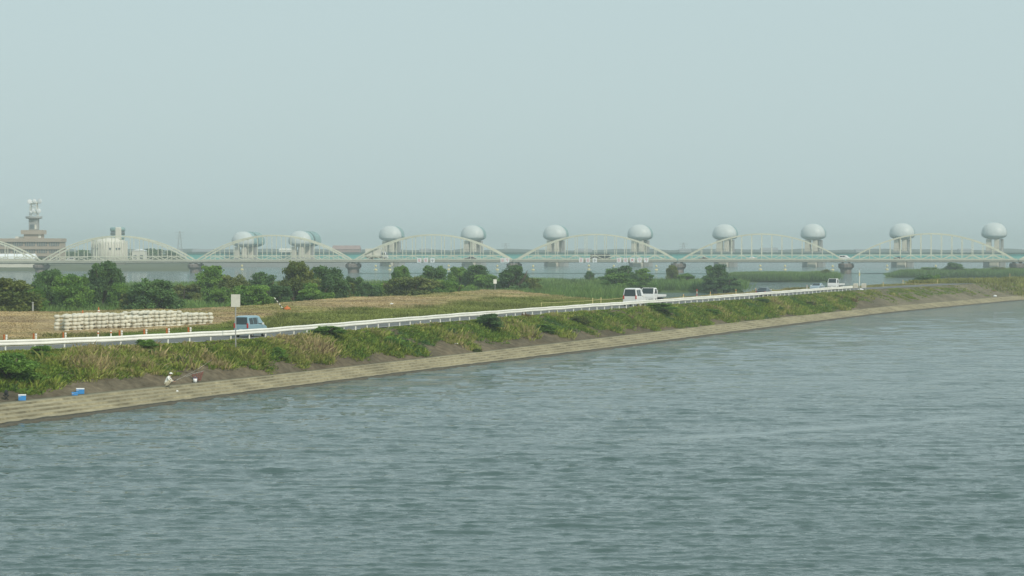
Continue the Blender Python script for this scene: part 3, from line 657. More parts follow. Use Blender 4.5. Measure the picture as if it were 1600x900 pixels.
def on_road(t, px, off, rev=False, label='', cat='', group=None):
    Yo = fn(offs(Yr_, off)); Y = float(Yo(px)); Y2 = float(Yo(px + 4)); a = Vector(((px - HX) / F * Y, Y)); b = Vector(((px + 4 - HX) / F * Y2, Y2)); d = b - a
    t.location = (a.x, a.y, ROADZ + .006); t.rotation_euler = (0, 0, math.atan2(d.y, d.x) + (math.pi if rev else 0)); tag(t, label, cat, group)
kv = minivan(M['carblue'], 1.68, 1.86); kv.scale = (.80, .88, .98)
on_road(kv, 391, 2.3, False, 'light blue minivan seen from behind beyond the guardrail', 'van')
wv_ = minivan(M['carwhite'], 1.90, 2.05); wv_.scale = (.82, 1.05, 1.15)
on_road(wv_, 991, 2.4, False, 'white minivan with dark rear window driving away beside the white truck', 'van')
tk = truck(); tk.scale = (1.0, 1.15, 1.05)
on_road(tk, 1020, 4.6, True, 'white flatbed truck facing the camera right beside the white minivan', 'truck')
on_road(sedan(M['cardark']), 1194, 2.4, False, 'dark blue car alone behind the guardrail', 'car')
on_road(sedan(M['carsilver']), 1277, 4.6, True, 'pale silver blue car in front of the far white truck', 'car')
on_road(truck(), 1306, 4.6, True, 'white flatbed truck facing the camera near the guardrail end', 'truck')
# ------------------------------------------------------------------ stack of concrete blocks
def block_mesh():
    mb = MB()
    for a in (R(45), R(-45)):
        d = Vector((math.cos(a), math.sin(a), 0)); mb.tube([d * -.72 + Vector((0, 0, .17)), d * .72 + Vector((0, 0, .17))], .105, 8)
    for a in (45, 135, 225, 315):
        x, y = .78 * math.cos(R(a)), .78 * math.sin(R(a)); mb.lathe((x, y, 0), [(.15, 0), (.23, .05), (.26, .13), (.26, .22), (.22, .30), (.13, .34)], 10)
    mb.lathe((0, 0, .02), [(.16, 0), (.22, .08), (.22, .20), (.14, .26)], 10)
    return mb.build('concrete_block', M['block'], smooth=True)
b0 = block_mesh(); first = True
A = gp(99, 521, 3.30); B = gp(331, 509, 3.30); A.z = B.z = 0
dirv = (B - A).normalized(); nrm = Vector((-dirv.y, dirv.x, 0)); ncol = 13; Ls = (B - A).length
ordn = ['first', 'second', 'third', 'fourth', 'fifth', 'sixth', 'seventh', 'eighth', 'ninth', 'tenth', 'eleventh', 'twelfth', 'thirteenth']
layn = ['bottom', 'second lowest', 'third', 'fourth', 'top']
for rI in range(2):
    for i in range(ncol):
        if rI == 1 and i < 2: continue
        nl = 5 if i < 4 else (4 if i not in (8, 9) else 5)
        if i >= 4 and i < 8: nl = 4 + (i % 3 == 1)
        for L in range(nl):
            if rI == 1 and L < nl - 2: continue
            o = b0 if first else b0.copy()
            if not first: C.objects.link(o)
            first = False
            q = A + dirv * (i + .5) * Ls / ncol + nrm * (rI * 1.75 + .5)
            o.location = (q.x + random.uniform(-.05, .05), q.y + random.uniform(-.05, .05), 3.28 + .335 * L + random.uniform(0, .012))
            o.rotation_euler = (random.uniform(-.02, .02), random.uniform(-.02, .02), math.atan2(dirv.y, dirv.x) + random.uniform(-.09, .09) + random.choice((0, 1, 2, 3)) * R(90)); s = 1.0 + random.uniform(-.03, .03); o.scale = (s, s, 1)
            ln = 'top' if L == nl - 1 else layn[L]
            tag(o, f'white concrete block, {ln} layer, {ordn[i]} pile from the left, {"front" if rI == 0 else "rear"} row', 'concrete block', 'white concrete blocks stacked beside the road')
# ------------------------------------------------------------------ poles and signs near the road
def board_sign(name, base, hp, bw, bh, m, label, zc=None, thick=.04, post=.05):
    t = empty(name, base); MB().tube([(0, .045, -.2), (0, .045, hp)], post, 8).build('post', M['galv'], t)
    MB().box((0, -.03, hp - bh / 2), (bw, thick, bh)).build('panel', m, t, bevel=.01)
    mb = MB()
    for z in (.25, .75): mb.box((0, 0.0, hp - bh * z), (bw * .8, .02, .05))
    mb.build('bracket', M['galv'], t); tag(t, label, 'sign'); return t
Yp = float(Ysh(368)) - 2.2; b = at(368, Yp, z=gz(368, Yp)); zt = CH - (460 - HY) / F * Yp
s = board_sign('road_sign', b, zt - b.z, .74, 1.02, M['signback'], 'blank grey back of a road sign on a pole before the light blue van'); s.rotation_euler = (0, 0, R(8))
Yp = 262; b = at(51, Yp, z=gz(51, Yp)); t = empty('concrete_post', b); MB().tube([(0, 0, -.3), (0, 0, 2.4)], [.12, .10], 8).build('shaft', M['greyc'], t); MB().lathe((0, 0, 2.4), [(.14, 0), (.14, .08), (.02, .12)], 8).build('cap', M['greyc'], t); tag(t, 'plain grey post standing alone by the olive bush at far left', 'post')
Yp = 372; b = at(773.5, Yp, z=gz(773.5, Yp)); board_sign('small_sign', b, (CH - (436.5 - HY) / F * Yp) - b.z, .55, .72, M['white'], 'small white signboard on the crest of the dry grass mound')
def striped(px, Y, h, tilt, label, n=6, cols=('white', 'red'), r=.05):
    t = empty('striped_pole', at(px, Y, z=gz(px, Y))); t.rotation_euler = (0, tilt, 0)
    for i in range(n): MB().tube([(0, 0, h * i / n), (0, 0, h * (i + 1) / n - .002)], r, 8).build('band', M[cols[i % 2]], t)
    tag(t, label, 'pole'); return t
striped(443, 262, 1.75, R(-38), 'tilted red and white striped pole on the dry grass mound', 8, ('black', 'white'))
striped(1089, 345, 1.35, 0, 'upright red and white striped pole beside the road before the reed bed', 4)
tb = empty('red_bag', at(448.5, 262, z=gz(448.5, 262))); MB().lathe((0, 0, -.05), [(.28, 0), (.36, .12), (.30, .30), (.12, .42), (.03, .5)], 9, 1.2, .8).build('sack', M['orange'], tb, smooth=True); MB().tube([(0, 0, .43), (.05, 0, .52)], .05, 6).build('neck', M['orange'], tb); tag(tb, 'orange red sack lying beside the tilted striped pole', 'bag')
for px, Y, lab in ((154, 236, 'orange traffic cone behind the white block stack, the taller seen'), (129, 228, 'orange traffic cone half hidden behind the left end of the block stack')):
    t = empty('traffic_cone', at(px, Y, z=max(gz(px, Y), 3.9) )); MB().box((0, 0, .02), (.42, .42, .04)).build('base', M['orange'], t); MB().lathe((0, 0, .04), [(.17, 0), (.03, .72), (.02, .73)], 12).build('body', M['orange'], t, smooth=True)
    MB().lathe((0, 0, .04), [(.125, .28), (.09, .42)], 12).build('band', M['white'], t); tag(t, lab, 'cone')
def stake(px, Y, h, lab, m='white', r=.05, zoff=0):
    t = empty('marker_post', at(px, Y, z=gz(px, Y) + zoff)); MB().lathe((0, 0, -.1), [(r, 0), (r, h), (r * .6, h + .05)], 8).build('shaft', M[m], t); MB().lathe((0, 0, h * .72), [(r * 1.25, 0), (r * 1.25, h * .12)], 8).build('reflector', M['orange'], t); tag(t, lab, 'post', 'marker posts along the road')
Yo7 = fn(offs(Yr_, 7.6))
for px, h, lab, m in [(153, .95, 'white marker post behind the rail under the block stack, the left of two', 'white'), (173, .95, 'white marker post behind the rail under the block stack, the right of two', 'white'),
    (1068, .9, 'pale marker post right of the white flatbed truck by the minivan', 'yellow'), (1110, 1.1, 'pale marker post just right of the red and white striped pole', 'yellow'), (1150, 1.1, 'pale marker post midway between the striped pole and the dark car', 'yellow'),
    (1181, 1.1, 'pale marker post touching the left end of the dark car', 'yellow'), (1261, 1.1, 'white marker post at the left end of the silver blue car', 'white'), (1380, 1.0, 'pale marker post right of the mast and its sign boxes', 'yellow'), (1411, 1.2, 'wooden coloured marker post before the dark shore bush', 'yellow'), (1465, .9, 'low marker post on the shore right of the dark bush', 'yellow'), (1578, 1.7, 'tall pale marker post near the right edge of the picture', 'yellow')]:
    stake(px, float(Yo7(px)), h, lab, m, .06)
tr = empty('rope_barrier', at(926, float(Yo7(926)) + 3, z=3.4))
for px in (926, 939):
    p = at(px, float(Yo7(px)) + 3, z=3.4) - tr.location; MB().tube([(p.x, p.y, -.2), (p.x, p.y, 1.05)], .055, 8).build('post', M['yellow'], tr)
e = [at(px, float(Yo7(px)) + 3, z=4.15 + .05 * math.cos(px * .2)) - tr.location for px in (846, 870, 895, 926, 939, 955, 975)]
MB().tube(e, .022, 5).build('rope', M['yellow'], tr); p = e[0]; MB().tube([(p.x, p.y, -.3), (p.x, p.y, .85)], .04, 6).build('post', M['yellow'], tr); tag(tr, 'yellow rope strung on yellow posts left of the white minivan', 'barrier')
# mast with sign boxes at the end of the rail
Ym = float(Yr(1342)) - 1.0; t = empty('mast', at(1343, Ym, z=3.4)); MB().tube([(0, 0, -.2), (0, 0, 3.7)], [.09, .06], 8).build('pole', M['white'], t)
MB().box((0, 0, 2.9), (.22, .16, .55)).build('cabinet', M['yellow'], t, bevel=.02); MB().tube([(0, 0, 3.7), (0, 0, 4.1)], .03, 6).build('antenna', M['galv'], t); tag(t, 'slim white mast with small cabinet at the end of the guardrail', 'mast')
for dx, dy_, lab in ((-.75, -.6, 'beige warning board on legs, left of the mast foot'), (.72, -.5, 'beige warning board on legs, right of the mast foot')):
    t = empty('warning_board', at(1343, Ym, z=3.35) + Vector((dx, dy_, 0))); MB().box((0, 0, .95), (.86, .05, .80)).build('panel', M['signback'], t, bevel=.01)
    for s in (-1, 1): MB().bar((s * .32, .05, -.1), (s * .32, .05, .9), .06).build('leg', M['galv'], t)
    mb = MB()
    for zz in (.75, .92, 1.09): mb.box((0, -.03, zz), (.62, .012, .06))
    mb.build('printed_lines', M['brick'], t); tag(t, lab, 'sign')
# ------------------------------------------------------------------ fisherman and his things
def stepz(px, Y):
    yw, yb = float(Yw(px)), float(Yb(px)); t = (Y - yw) / (yb - yw)
    if t > 1.02: return gz(px, Y)
    k = int((t - .17) / .83 * 5 + 1e-6) if t > .17 else 0
    return .16 + .165 * min(k, 4)
def on_steps(px, py):
    for Y in np.arange(float(Yw(px)), float(Yb(px)) + 6, .05):
        z = stepz(px, Y)
        if HY + (CH - z) / Y * F <= py: return Vector(((px - HX) / F * Y, Y + .15, z))
    return gp(px, py, .86)
def cooler(px, py, s, lab, flat=False):
    p = on_steps(px, py); t = empty('cooler_box', (p.x, p.y, p.z + .005), R(12)); h = .16 if flat else .34
    MB().box((0, 0, h / 2), (.52 * s, .34 * s, h), top=1.04).build('tub', M['blue'], t, bevel=.03)
    MB().box((0, 0, h + .035), (.55 * s, .37 * s, .075)).build('lid', M['blue'] if flat else M['lid'], t, bevel=.02)
    MB().bar((-.27 * s, -.19 * s, h * .8), (-.1 * s, -.19 * s, h * .8), .02).build('handle', M['lid'], t); tag(t, lab, 'cooler')
cooler(33, 626.5, .95, 'single light blue cooler box on the bank at the far left'); cooler(124, 616.5, 1.05, 'blue cooler box with white lid, the taller of the pair'); cooler(115.5, 618.5, .8, 'flat blue tackle box beside the taller cooler box', True)
p = on_steps(8, 626); t = empty('folding_stool', (p.x, p.y, p.z)); MB().box((0, 0, .34), (.36, .3, .05)).build('seat', M['black'], t, bevel=.01)
for s in (-1, 1): MB().bar((-.16, s * .13, 0), (.16, s * .13, .33), .03).build('leg', M['black'], t); MB().bar((.16, s * .13, 0), (-.16, s * .13, .33), .03).build('leg', M['black'], t)
MB().lathe((0, .02, .37), [(.10, 0), (.14, .08), (.11, .26), (.04, .32)], 9).build('bag', M['black'], t, smooth=True); tag(t, 'black folding stool with a dark bag on it at the left edge', 'stool')
def person():
    p = on_steps(257, 605.5); root = empty('person', (p.x, p.y + .1, p.z + .01), R(-12))
    V = []; E = []; Rr = []
    def j(co, r_, par=None):
        V.append(co); Rr.append(r_); i = len(V) - 1
        if par is not None: E.append((par, i))
        return i
    hip = j((0, 0, .27), .16); wa = j((.10, 0, .42), .145, hip); ch = j((.22, 0, .60), .165, wa); nb = j((.30, 0, .74), .085, ch); nk = j((.34, 0, .80), .055, nb)
    h1 = j((.39, 0, .87), .085, nk); h2 = j((.42, 0, .94), .098, h1); j((.43, 0, 1.0), .07, h2); j((.50, 0, .90), .022, h1)
    for s in (-1, 1):
        hp = j((.04, s * .12, .25), .11, hip); kn = j((.40, s * .19, .47), .075, hp); cf = j((.22, s * .17, .25), .062, kn); an = j((.08, s * .15, .08), .042, cf); j((.28, s * .17, .035), .040, an)
        sh = j((.26, s * .18, .68), .068, nb); el = j((.44, s * .23, .46), .045, sh); wr = j((.62, s * .12, .42), .030, el); pm = j((.68, s * .09, .41), .036, wr)
        for k, (dy, ln) in enumerate(((-.028, .075), (-.010, .085), (.009, .08), (.027, .062))):
            f1 = j((.72, s * .09 + dy, .41), .010, pm); f2 = j((.72 + ln * .6, s * .09 + dy, .40), .009, f1); j((.72 + ln * .7, s * .09 + dy, .37), .008, f2)
        t1 = j((.69, s * .09 - s * .04, .43), .011, pm); j((.73, s * .09 - s * .05, .42), .009, t1)
    me = bpy.data.meshes.new('body'); me.from_pydata(V, E, []); o = bpy.data.objects.new('body', me); C.objects.link(o)
    sk = o.modifiers.new('skin', 'SKIN'); sk.use_smooth_shade = True
    for i, d in enumerate(me.skin_vertices[0].data): d.radius = (Rr[i], Rr[i]); d.use_root = (i == 0)
    ss = o.modifiers.new('sub', 'SUBSURF'); ss.levels = 1; ss.render_levels = 1
    dg = bpy.context.evaluated_depsgraph_get(); m2 = bpy.data.meshes.new_from_object(o.evaluated_get(dg)); bpy.data.objects.remove(o)
    m2.materials.clear(); b_ = link('body', m2, [M['skin'], M['shirt'], M['trouser'], M['black']], root, True); b_.name = 'body'
    for f in m2.polygons:
        c = f.center; mi = 1
        if c.x > .33 and c.z > .80 or c.z > .83: mi = 0
        elif c.x > .60 and c.z > .3: mi = 0
        elif c.z < .09: mi = 3
        elif c.z < .36 or (c.x > .14 and c.z < .56 and abs(c.y) > .09 and c.x + c.z < .98 and c.z < .30 + c.x * .62): mi = 2
        f.material_index = mi
    MB().lathe((.425, 0, .955), [(.118, 0), (.115, .04), (.09, .09), (.04, .115), (.005, .12)], 16).box((.54, 0, .965), (.12, .16, .015)).build('hat', M['shirt'], root, smooth=True)
    MB().lathe((.40, 0, .88), [(.085, 0), (.112, .04), (.112, .08)], 12).build('hair', M['hair'], root, smooth=True)
    for s in (-1, 1): MB().lathe((.50, s * .035, .93), [(.002, -.01), (.011, 0), (.002, .01)], 8).build('eye', M['hair'], root)
    MB().lathe((.42, .098, .92), [(.004, -.03), (.02, 0), (.004, .03)], 8).lathe((.42, -.098, .92), [(.004, -.03), (.02, 0), (.004, .03)], 8).build('ears', M['skin'], root)
    tag(root, 'person in white shirt and hat crouching with a fishing rod', 'person')
    r = empty('fishing_rod', root.location, R(-12)); a = Vector((.55, -.09, .38)); Yh = root.location.y
    tip = at(331, Yh + 2.2, 562); cs, sn = math.cos(R(12)), math.sin(R(12)); d = tip - root.location; tip = Vector((d.x * cs - d.y * sn, d.x * sn + d.y * cs, d.z))
    MB().tube([a + (tip - a) * q + Vector((0, 0, -.12 * q * (1 - q) * 4)) for q in (0, .25, .5, .75, 1)], [.012, .009, .007, .006, .004], 6).build('blank', M['galv'], r)
    MB().tube([a, a + (tip - a) * .12], .026, 8).build('grip', M['black'], r); MB().lathe(a + (tip - a) * .13 + Vector((0, 0, -.08)), [(.03, 0), (.04, .03), (.03, .06)], 10).build('reel', M['galv'], r)
    tag(r, 'long pale fishing rod held by the crouching person', 'fishing rod')
person()
p = on_steps(304, 598.5); t = empty('bucket', (p.x, p.y, p.z + .01)); MB().lathe((0, 0, 0), [(.12, 0), (.16, .30), (.15, .30), (.11, .03)], 14).build('pail', M['lid'], t, smooth=True); MB().tube([(-.155, 0, .28), (-.1, 0, .4), (0, 0, .45), (.1, 0, .4), (.155, 0, .28)], .008, 5).build('handle', M['blue'], t); tag(t, 'white bucket standing by the red landing net', 'bucket')
t = empty('landing_net', (p.x + .1, p.y + .6, p.z + .12)); MB().tube([(.45 * math.cos(a), .15 * math.sin(a), .62 + .12 * math.cos(a)) for a in np.linspace(0, 6.28, 14)], .014, 5).build('hoop', M['galv'], t)
mb = MB(); n_ = 14
for i in range(n_):
    a0 = 6.28 * i / n_; mb.bar((.45 * math.cos(a0), .15 * math.sin(a0), .62 + .12 * math.cos(a0)), (.22 * math.cos(a0), .1 * math.sin(a0), .02), .035)
for q in (.25, .5, .75): mb.tube([((.45 - .23 * q) * math.cos(a), .13 * math.sin(a), (.62 + .12 * math.cos(a)) * (1 - q)) for a in np.linspace(0, 6.28, 14)], .018, 5)
mb.build('mesh_bag', M['net'], t); MB().bar((-.42, 0, .5), (-1.6, -.1, .02), .03).build('pole', M['galv'], t); tag(t, 'red mesh landing net propped on the slope right of the fisherman', 'net')
for px, py, z, s, lab in [(275, 603.8, .88, .14, 'white cloth scrap on the bank right beside the crouching person'), (181, 579, 1.6, .16, 'white plastic scrap on the weedy slope, upper of two'), (170, 586, 1.35, .12, 'white plastic scrap on the weedy slope, lower of two'), (713, 545, 1.15, .17, 'white litter on the dark rubble left of the tan weed clump'), (1555, 460, 1.9, .34, 'white object lying on the slope near the right edge'), (1345, 458, 2.9, .4, 'pale stone at the end of the guardrail weeds'), (612, 479, 3.6, .22, 'white scrap on the brown mown field')]:
    p = gp(px, py, z); Y = p.y; Xp = (px - HX) / F * Y; zz = stepz(px, Y) if z < 1 else max(gz(px, Y), z - .4)
    mb = MB(); mb.lathe((0, 0, 0), [(s * .8, 0), (s, s * .3), (s * .7, s * .6), (s * .2, s * .75)], 7, 1.2, .7); v = mb.v; mb.v = [(a + random.uniform(-.2, .2) * s, b_ + random.uniform(-.2, .2) * s, c + random.uniform(-.1, .1) * s) for a, b_, c in v]
    o = mb.build('litter', M['lid']); o.location = (Xp, Y, zz); tag(o, lab, 'litter')
# ------------------------------------------------------------------ arch bridge
P0 = Vector((-216.5, 1024, 0)); P6 = Vector((217.3, 962, 0)); SPAN = (P6 - P0).length / 6; BD = (P6 - P0).normalized(); BN = Vector((-BD.y, BD.x, 0)); BAZ = math.atan2(BD.y, BD.x)
deckz = lambda n_: np.interp(n_, [-1, 0, 1, 2, 3, 6, 8], [3.7, 3.9, 4.35, 4.6, 4.75, 5.0, 5.0])       # underside
def arch_span():
    L = SPAN; t = empty('bridge_span'); x0, x1 = 1.4, L - 1.4; np_ = 16; W_ = 8.2
    zc = lambda u: 1.15 + 11.2 * (1 - (2 * u - 1) ** 2) ** 1.0
    for side, y in (('near', 0), ('far', W_)):
        mb = MB(); pr = None
        for i in range(np_ * 2 + 1):
            u = i / (np_ * 2); p_ = (x0 + (x1 - x0) * u, y, zc(u))
            if pr: mb.bar(pr, p_, .5, .58)
            pr = p_
        mb.build('arch_rib', M['steel'], t)
        for i in range(1, np_):
            u = i / np_; x = x0 + (x1 - x0) * u; MB().bar((x, y, 3.3), (x, y, zc(u) - .2), .25, .28).build('hanger', M['steel'], t)
        mb = MB().bar((x0 + 3.0, y, 3.15), (x1 - 3.0, y, 3.15), .34, .34).bar((x0, y, 1.15), (x1, y, 1.15), .4, .45)
        for i in range(np_ + 1):
            x = x0 + (x1 - x0) * i / np_; zt_ = min(3.15, zc(i / np_))
            if zt_ > 1.4: mb.bar((x, y, 1.2), (x, y, zt_), .22)
            if 1 <= i < np_ and i % 2 == 0:
                for d in (-1, 1):
                    xx = x0 + (x1 - x0) * (i + d) / np_; mb.bar((x, y, 3.1), (xx, y, 1.2), .26)
        mb.build('stiffening_truss', M['steel'], t)
    for i in (5, 6, 7, 8, 9, 10, 11):
        u = i / np_; x = x0 + (x1 - x0) * u; MB().bar((x, .3, zc(u)), (x, W_ - .3, zc(u)), .22).build('cross_brace', M['steel'], t)
    MB().box((L / 2, W_ / 2, .45), (L - .25, W_ + .8, .9)).build('deck', M['deck'], t)
    mb = MB().bar((.2, -.9, 1.25), (L - .2, -.9, 1.25), .08, .5).bar((.2, -.9, 1.75), (L - .2, -.9, 1.75), .10)
    for i in range(37): mb.bar((i * L / 37 + .3, -.9, .9), (i * L / 37 + .3, -.9, 1.75), .08)
    mb.build('railing', M['rail'], t)
    MB().box((L / 2, -1.0, .55), (L - .25, 1.1, .35)).build('footway', M['rail'], t)
    return t
span0 = arch_span(); on = ['leftmost arch span, only its right foot in the picture', 'second arch span from the left, before the white domed building', 'third arch span from the left, before the two long lock gate houses', 'fourth arch span from the left, with three red lettered signs', 'fifth arch span from the left, with two groups of red lettered signs', 'sixth arch span from the left, above the narrow reed island', 'seventh arch span from the left, beside the mast', 'arch span cut off by the right edge of the picture']
for k_ in range(-1, 7):
    o = span0 if k_ == -1 else copy_tree(span0)
    a = P0 + BD * SPAN * k_; za, zb = float(deckz(k_)), float(deckz(k_ + 1)); o.location = (a.x, a.y, za); o.rotation_euler = (0, -math.atan2(zb - za, SPAN), BAZ); tag(o, 'cream steel ' + on[k_ + 1], 'bridge span', 'arch spans of the road bridge')
pl = ['before the brown office', 'left of the two lock gate houses', 'right of the two lock gate houses', 'behind the rounded tree and paired signs', 'behind the small olive tree on the reed bed', 'right of the narrow reed island', 'at the right edge of the picture']
pier0 = None
for k_ in range(0, 7):
    c = P0 + BD * SPAN * k_; dz = float(deckz(k_))
    if pier0 is None:
        t = empty('bridge_pier'); mb = MB().lathe((0, 0, -2.5), [(2.6, 0), (2.5, 2.2), (2.3, 2.5), (2.3, 3.9), (2.5, 4.3)], 14, 1.05, 2.2); mb.build('shaft', M['pier'], t)
        MB().lathe((0, 0, 1.7), [(2.6, 0), (3.4, .7), (3.4, 1.8), (3.1, 2.2)], 14, 1.0, 2.0).build('cap', M['pier'], t)
        for s in (-1, 1):
            for y in (-3.9, 4.3): MB().box((s * 1.4, y, 4.05), (.8, .8, .5)).build('bearing', M['deck'], t)
        pier0 = t
    else: t = copy_tree(pier0)
    c2 = c + BN * 4.1; t.location = (c2.x, c2.y, 0); t.scale = (1, 1, dz / 4.32); t.rotation_euler = (0, 0, BAZ); tag(t, 'dark weathered masonry bridge pier ' + pl[k_], 'bridge pier', 'piers of the arch bridge')
def on_bridge(px, back=0.):       # point on the near face line of the bridge for an image column
    k = (px - HX) / F; a = P0 + BN * back; s = (k * a.y - a.x) / (BD.x - k * BD.y); p = a + BD * s; n_ = s / SPAN; return p, float(deckz(n_))
# signs hung on the deck: red characters on white squares, one black arrow
def glyph(kind):
    mb = MB()
    S = {'a': [((-.5, .5), (.5, .5)), ((-.5, 0), (.5, 0)), ((-.55, -.5), (.55, -.5)), ((0, .65), (0, -.5)), ((-.5, .5), (-.5, 0))], 'b': [((-.5, .55), (.5, .55)), ((-.5, .55), (-.5, -.55)), ((.5, .55), (.5, -.55)), ((-.5, -.55), (.5, -.55)), ((-.5, 0), (.5, 0)), ((0, .3), (0, -.5))], 'c': [((-.55, .3), (.55, .3)), ((0, .6), (-.5, -.6)), ((0, .2), (.5, -.6)), ((-.3, -.1), (.4, -.1))], 'd': [((-.5, .55), (.5, .55)), ((.4, .5), (.1, -.6)), ((-.3, .3), (-.4, -.1))], 'arrow': [((0, .65), (0, -.5)), ((-.4, -.1), (0, -.6)), ((.4, -.1), (0, -.6)), ((-.5, .1), (.5, .1))]}[kind]
    for (a, b_) in S: mb.bar((a[0], 0, a[1]), (b_[0], 0, b_[1]), .02, .15)
    return mb
for px, kd, lab in [(655, 'a', 'first of the three signs on the fourth span'), (665.3, 'b', 'middle one of the three signs on the fourth span'), (675.8, 'arrow', 'third of the three signs on the fourth span, with a black arrow'), (785.3, 'b', 'left one of the pair at the foot of the fourth arch'), (792.5, 'd', 'right one of the pair at the foot of the fourth arch'),
    (908, 'a', 'first of the three signs left on the fifth span'), (918.6, 'b', 'middle one of the three signs left on the fifth span'), (929.3, 'arrow', 'third of three signs left on the fifth span, with a black arrow'), (967, 'a', 'first of five red lettered signs in a row'), (977.5, 'b', 'second of the row of five signs on the fifth span'), (988, 'c', 'third of the row of five signs on the fifth span'), (999, 'd', 'fourth of the row of five signs on the fifth span'), (1009.7, 'd', 'last of the row of five signs on the fifth span')]:
    p, dz = on_bridge(px, -1.75); t = empty('bridge_sign', (p.x, p.y, dz + 1.0), BAZ); MB().box((0, 0, 0), (1.95, .08, 1.95)).build('panel', M['lid'], t, bevel=.03); g = glyph(kd); g.v = [(a, b_ - .06, c) for a, b_, c in g.v]; g.build('character', M['black'] if kd == 'arrow' else M['red'], t)
    MB().bar((0, .05, -.4), (0, .35, -.4), .1).build('bracket', M['galv'], t); tag(t, 'white square sign, ' + lab, 'sign', 'white square signs on the bridge')
def br_veh(t, px, back, rev, lab, cat, sc_=1.0):
    p, dz = on_bridge(px, back); t.location = (p.x, p.y, dz + .92); t.rotation_euler = (0, 0, BAZ + (math.pi if rev else 0)); t.scale = (sc_,) * 3; tag(t, lab, cat, 'vehicles crossing the arch bridge')
def bus():
    st = [(-4.4, 1.3, 2.75, .96), (-4.3, 1.3, 2.9, .95), (4.1, 1.3, 2.9, .95), (4.35, 1.2, 2.6, .95), (4.45, 1.0, 1.3, .95)]
    return vehicle('bus', st, 2.3, M['cardark'], (-2.7, 2.8), .45, [(-4.0 + 1.35 * i, -2.8 + 1.35 * i) for i in range(6)], front=(3, 4, .1, .9), extra=lambda t, hw: lamps(t, hw, -4.4, 1.0, 4.4, .8, .3, (4.2, 2.0)))
br_veh(truck(True), 590, 2.4, False, 'white box truck on the fourth arch span below the first egg shaped gate house', 'truck', 1.9)
br_veh(bus(), 938, 2.4, False, 'dark bus crossing in the middle of the fifth arch span', 'bus')
br_veh(minivan(M['carwhite']), 1320, 2.4, False, 'white van between the sixth and seventh arches', 'van', 1.15)
br_veh(sedan(M['cardark']), 735, 2.4, True, 'dark car near the right foot of the fourth arch', 'car', 1.2)
br_veh(sedan(M['cardark']), 1100, 2.4, True, 'dark car near the left foot of the sixth arch', 'car', 1.1)
br_veh(sedan(M['carwhite']), 1174, 2.4, True, 'white car in the middle of the sixth arch', 'car', 1.1)
br_veh(sedan(M['cardark']), 1405, 2.4, False, 'dark car left in the seventh arch', 'car', 1.1)
br_veh(minivan(M['carwhite']), 110, 2.4, True, 'white van at the left foot of the second arch', 'van', 1.0)
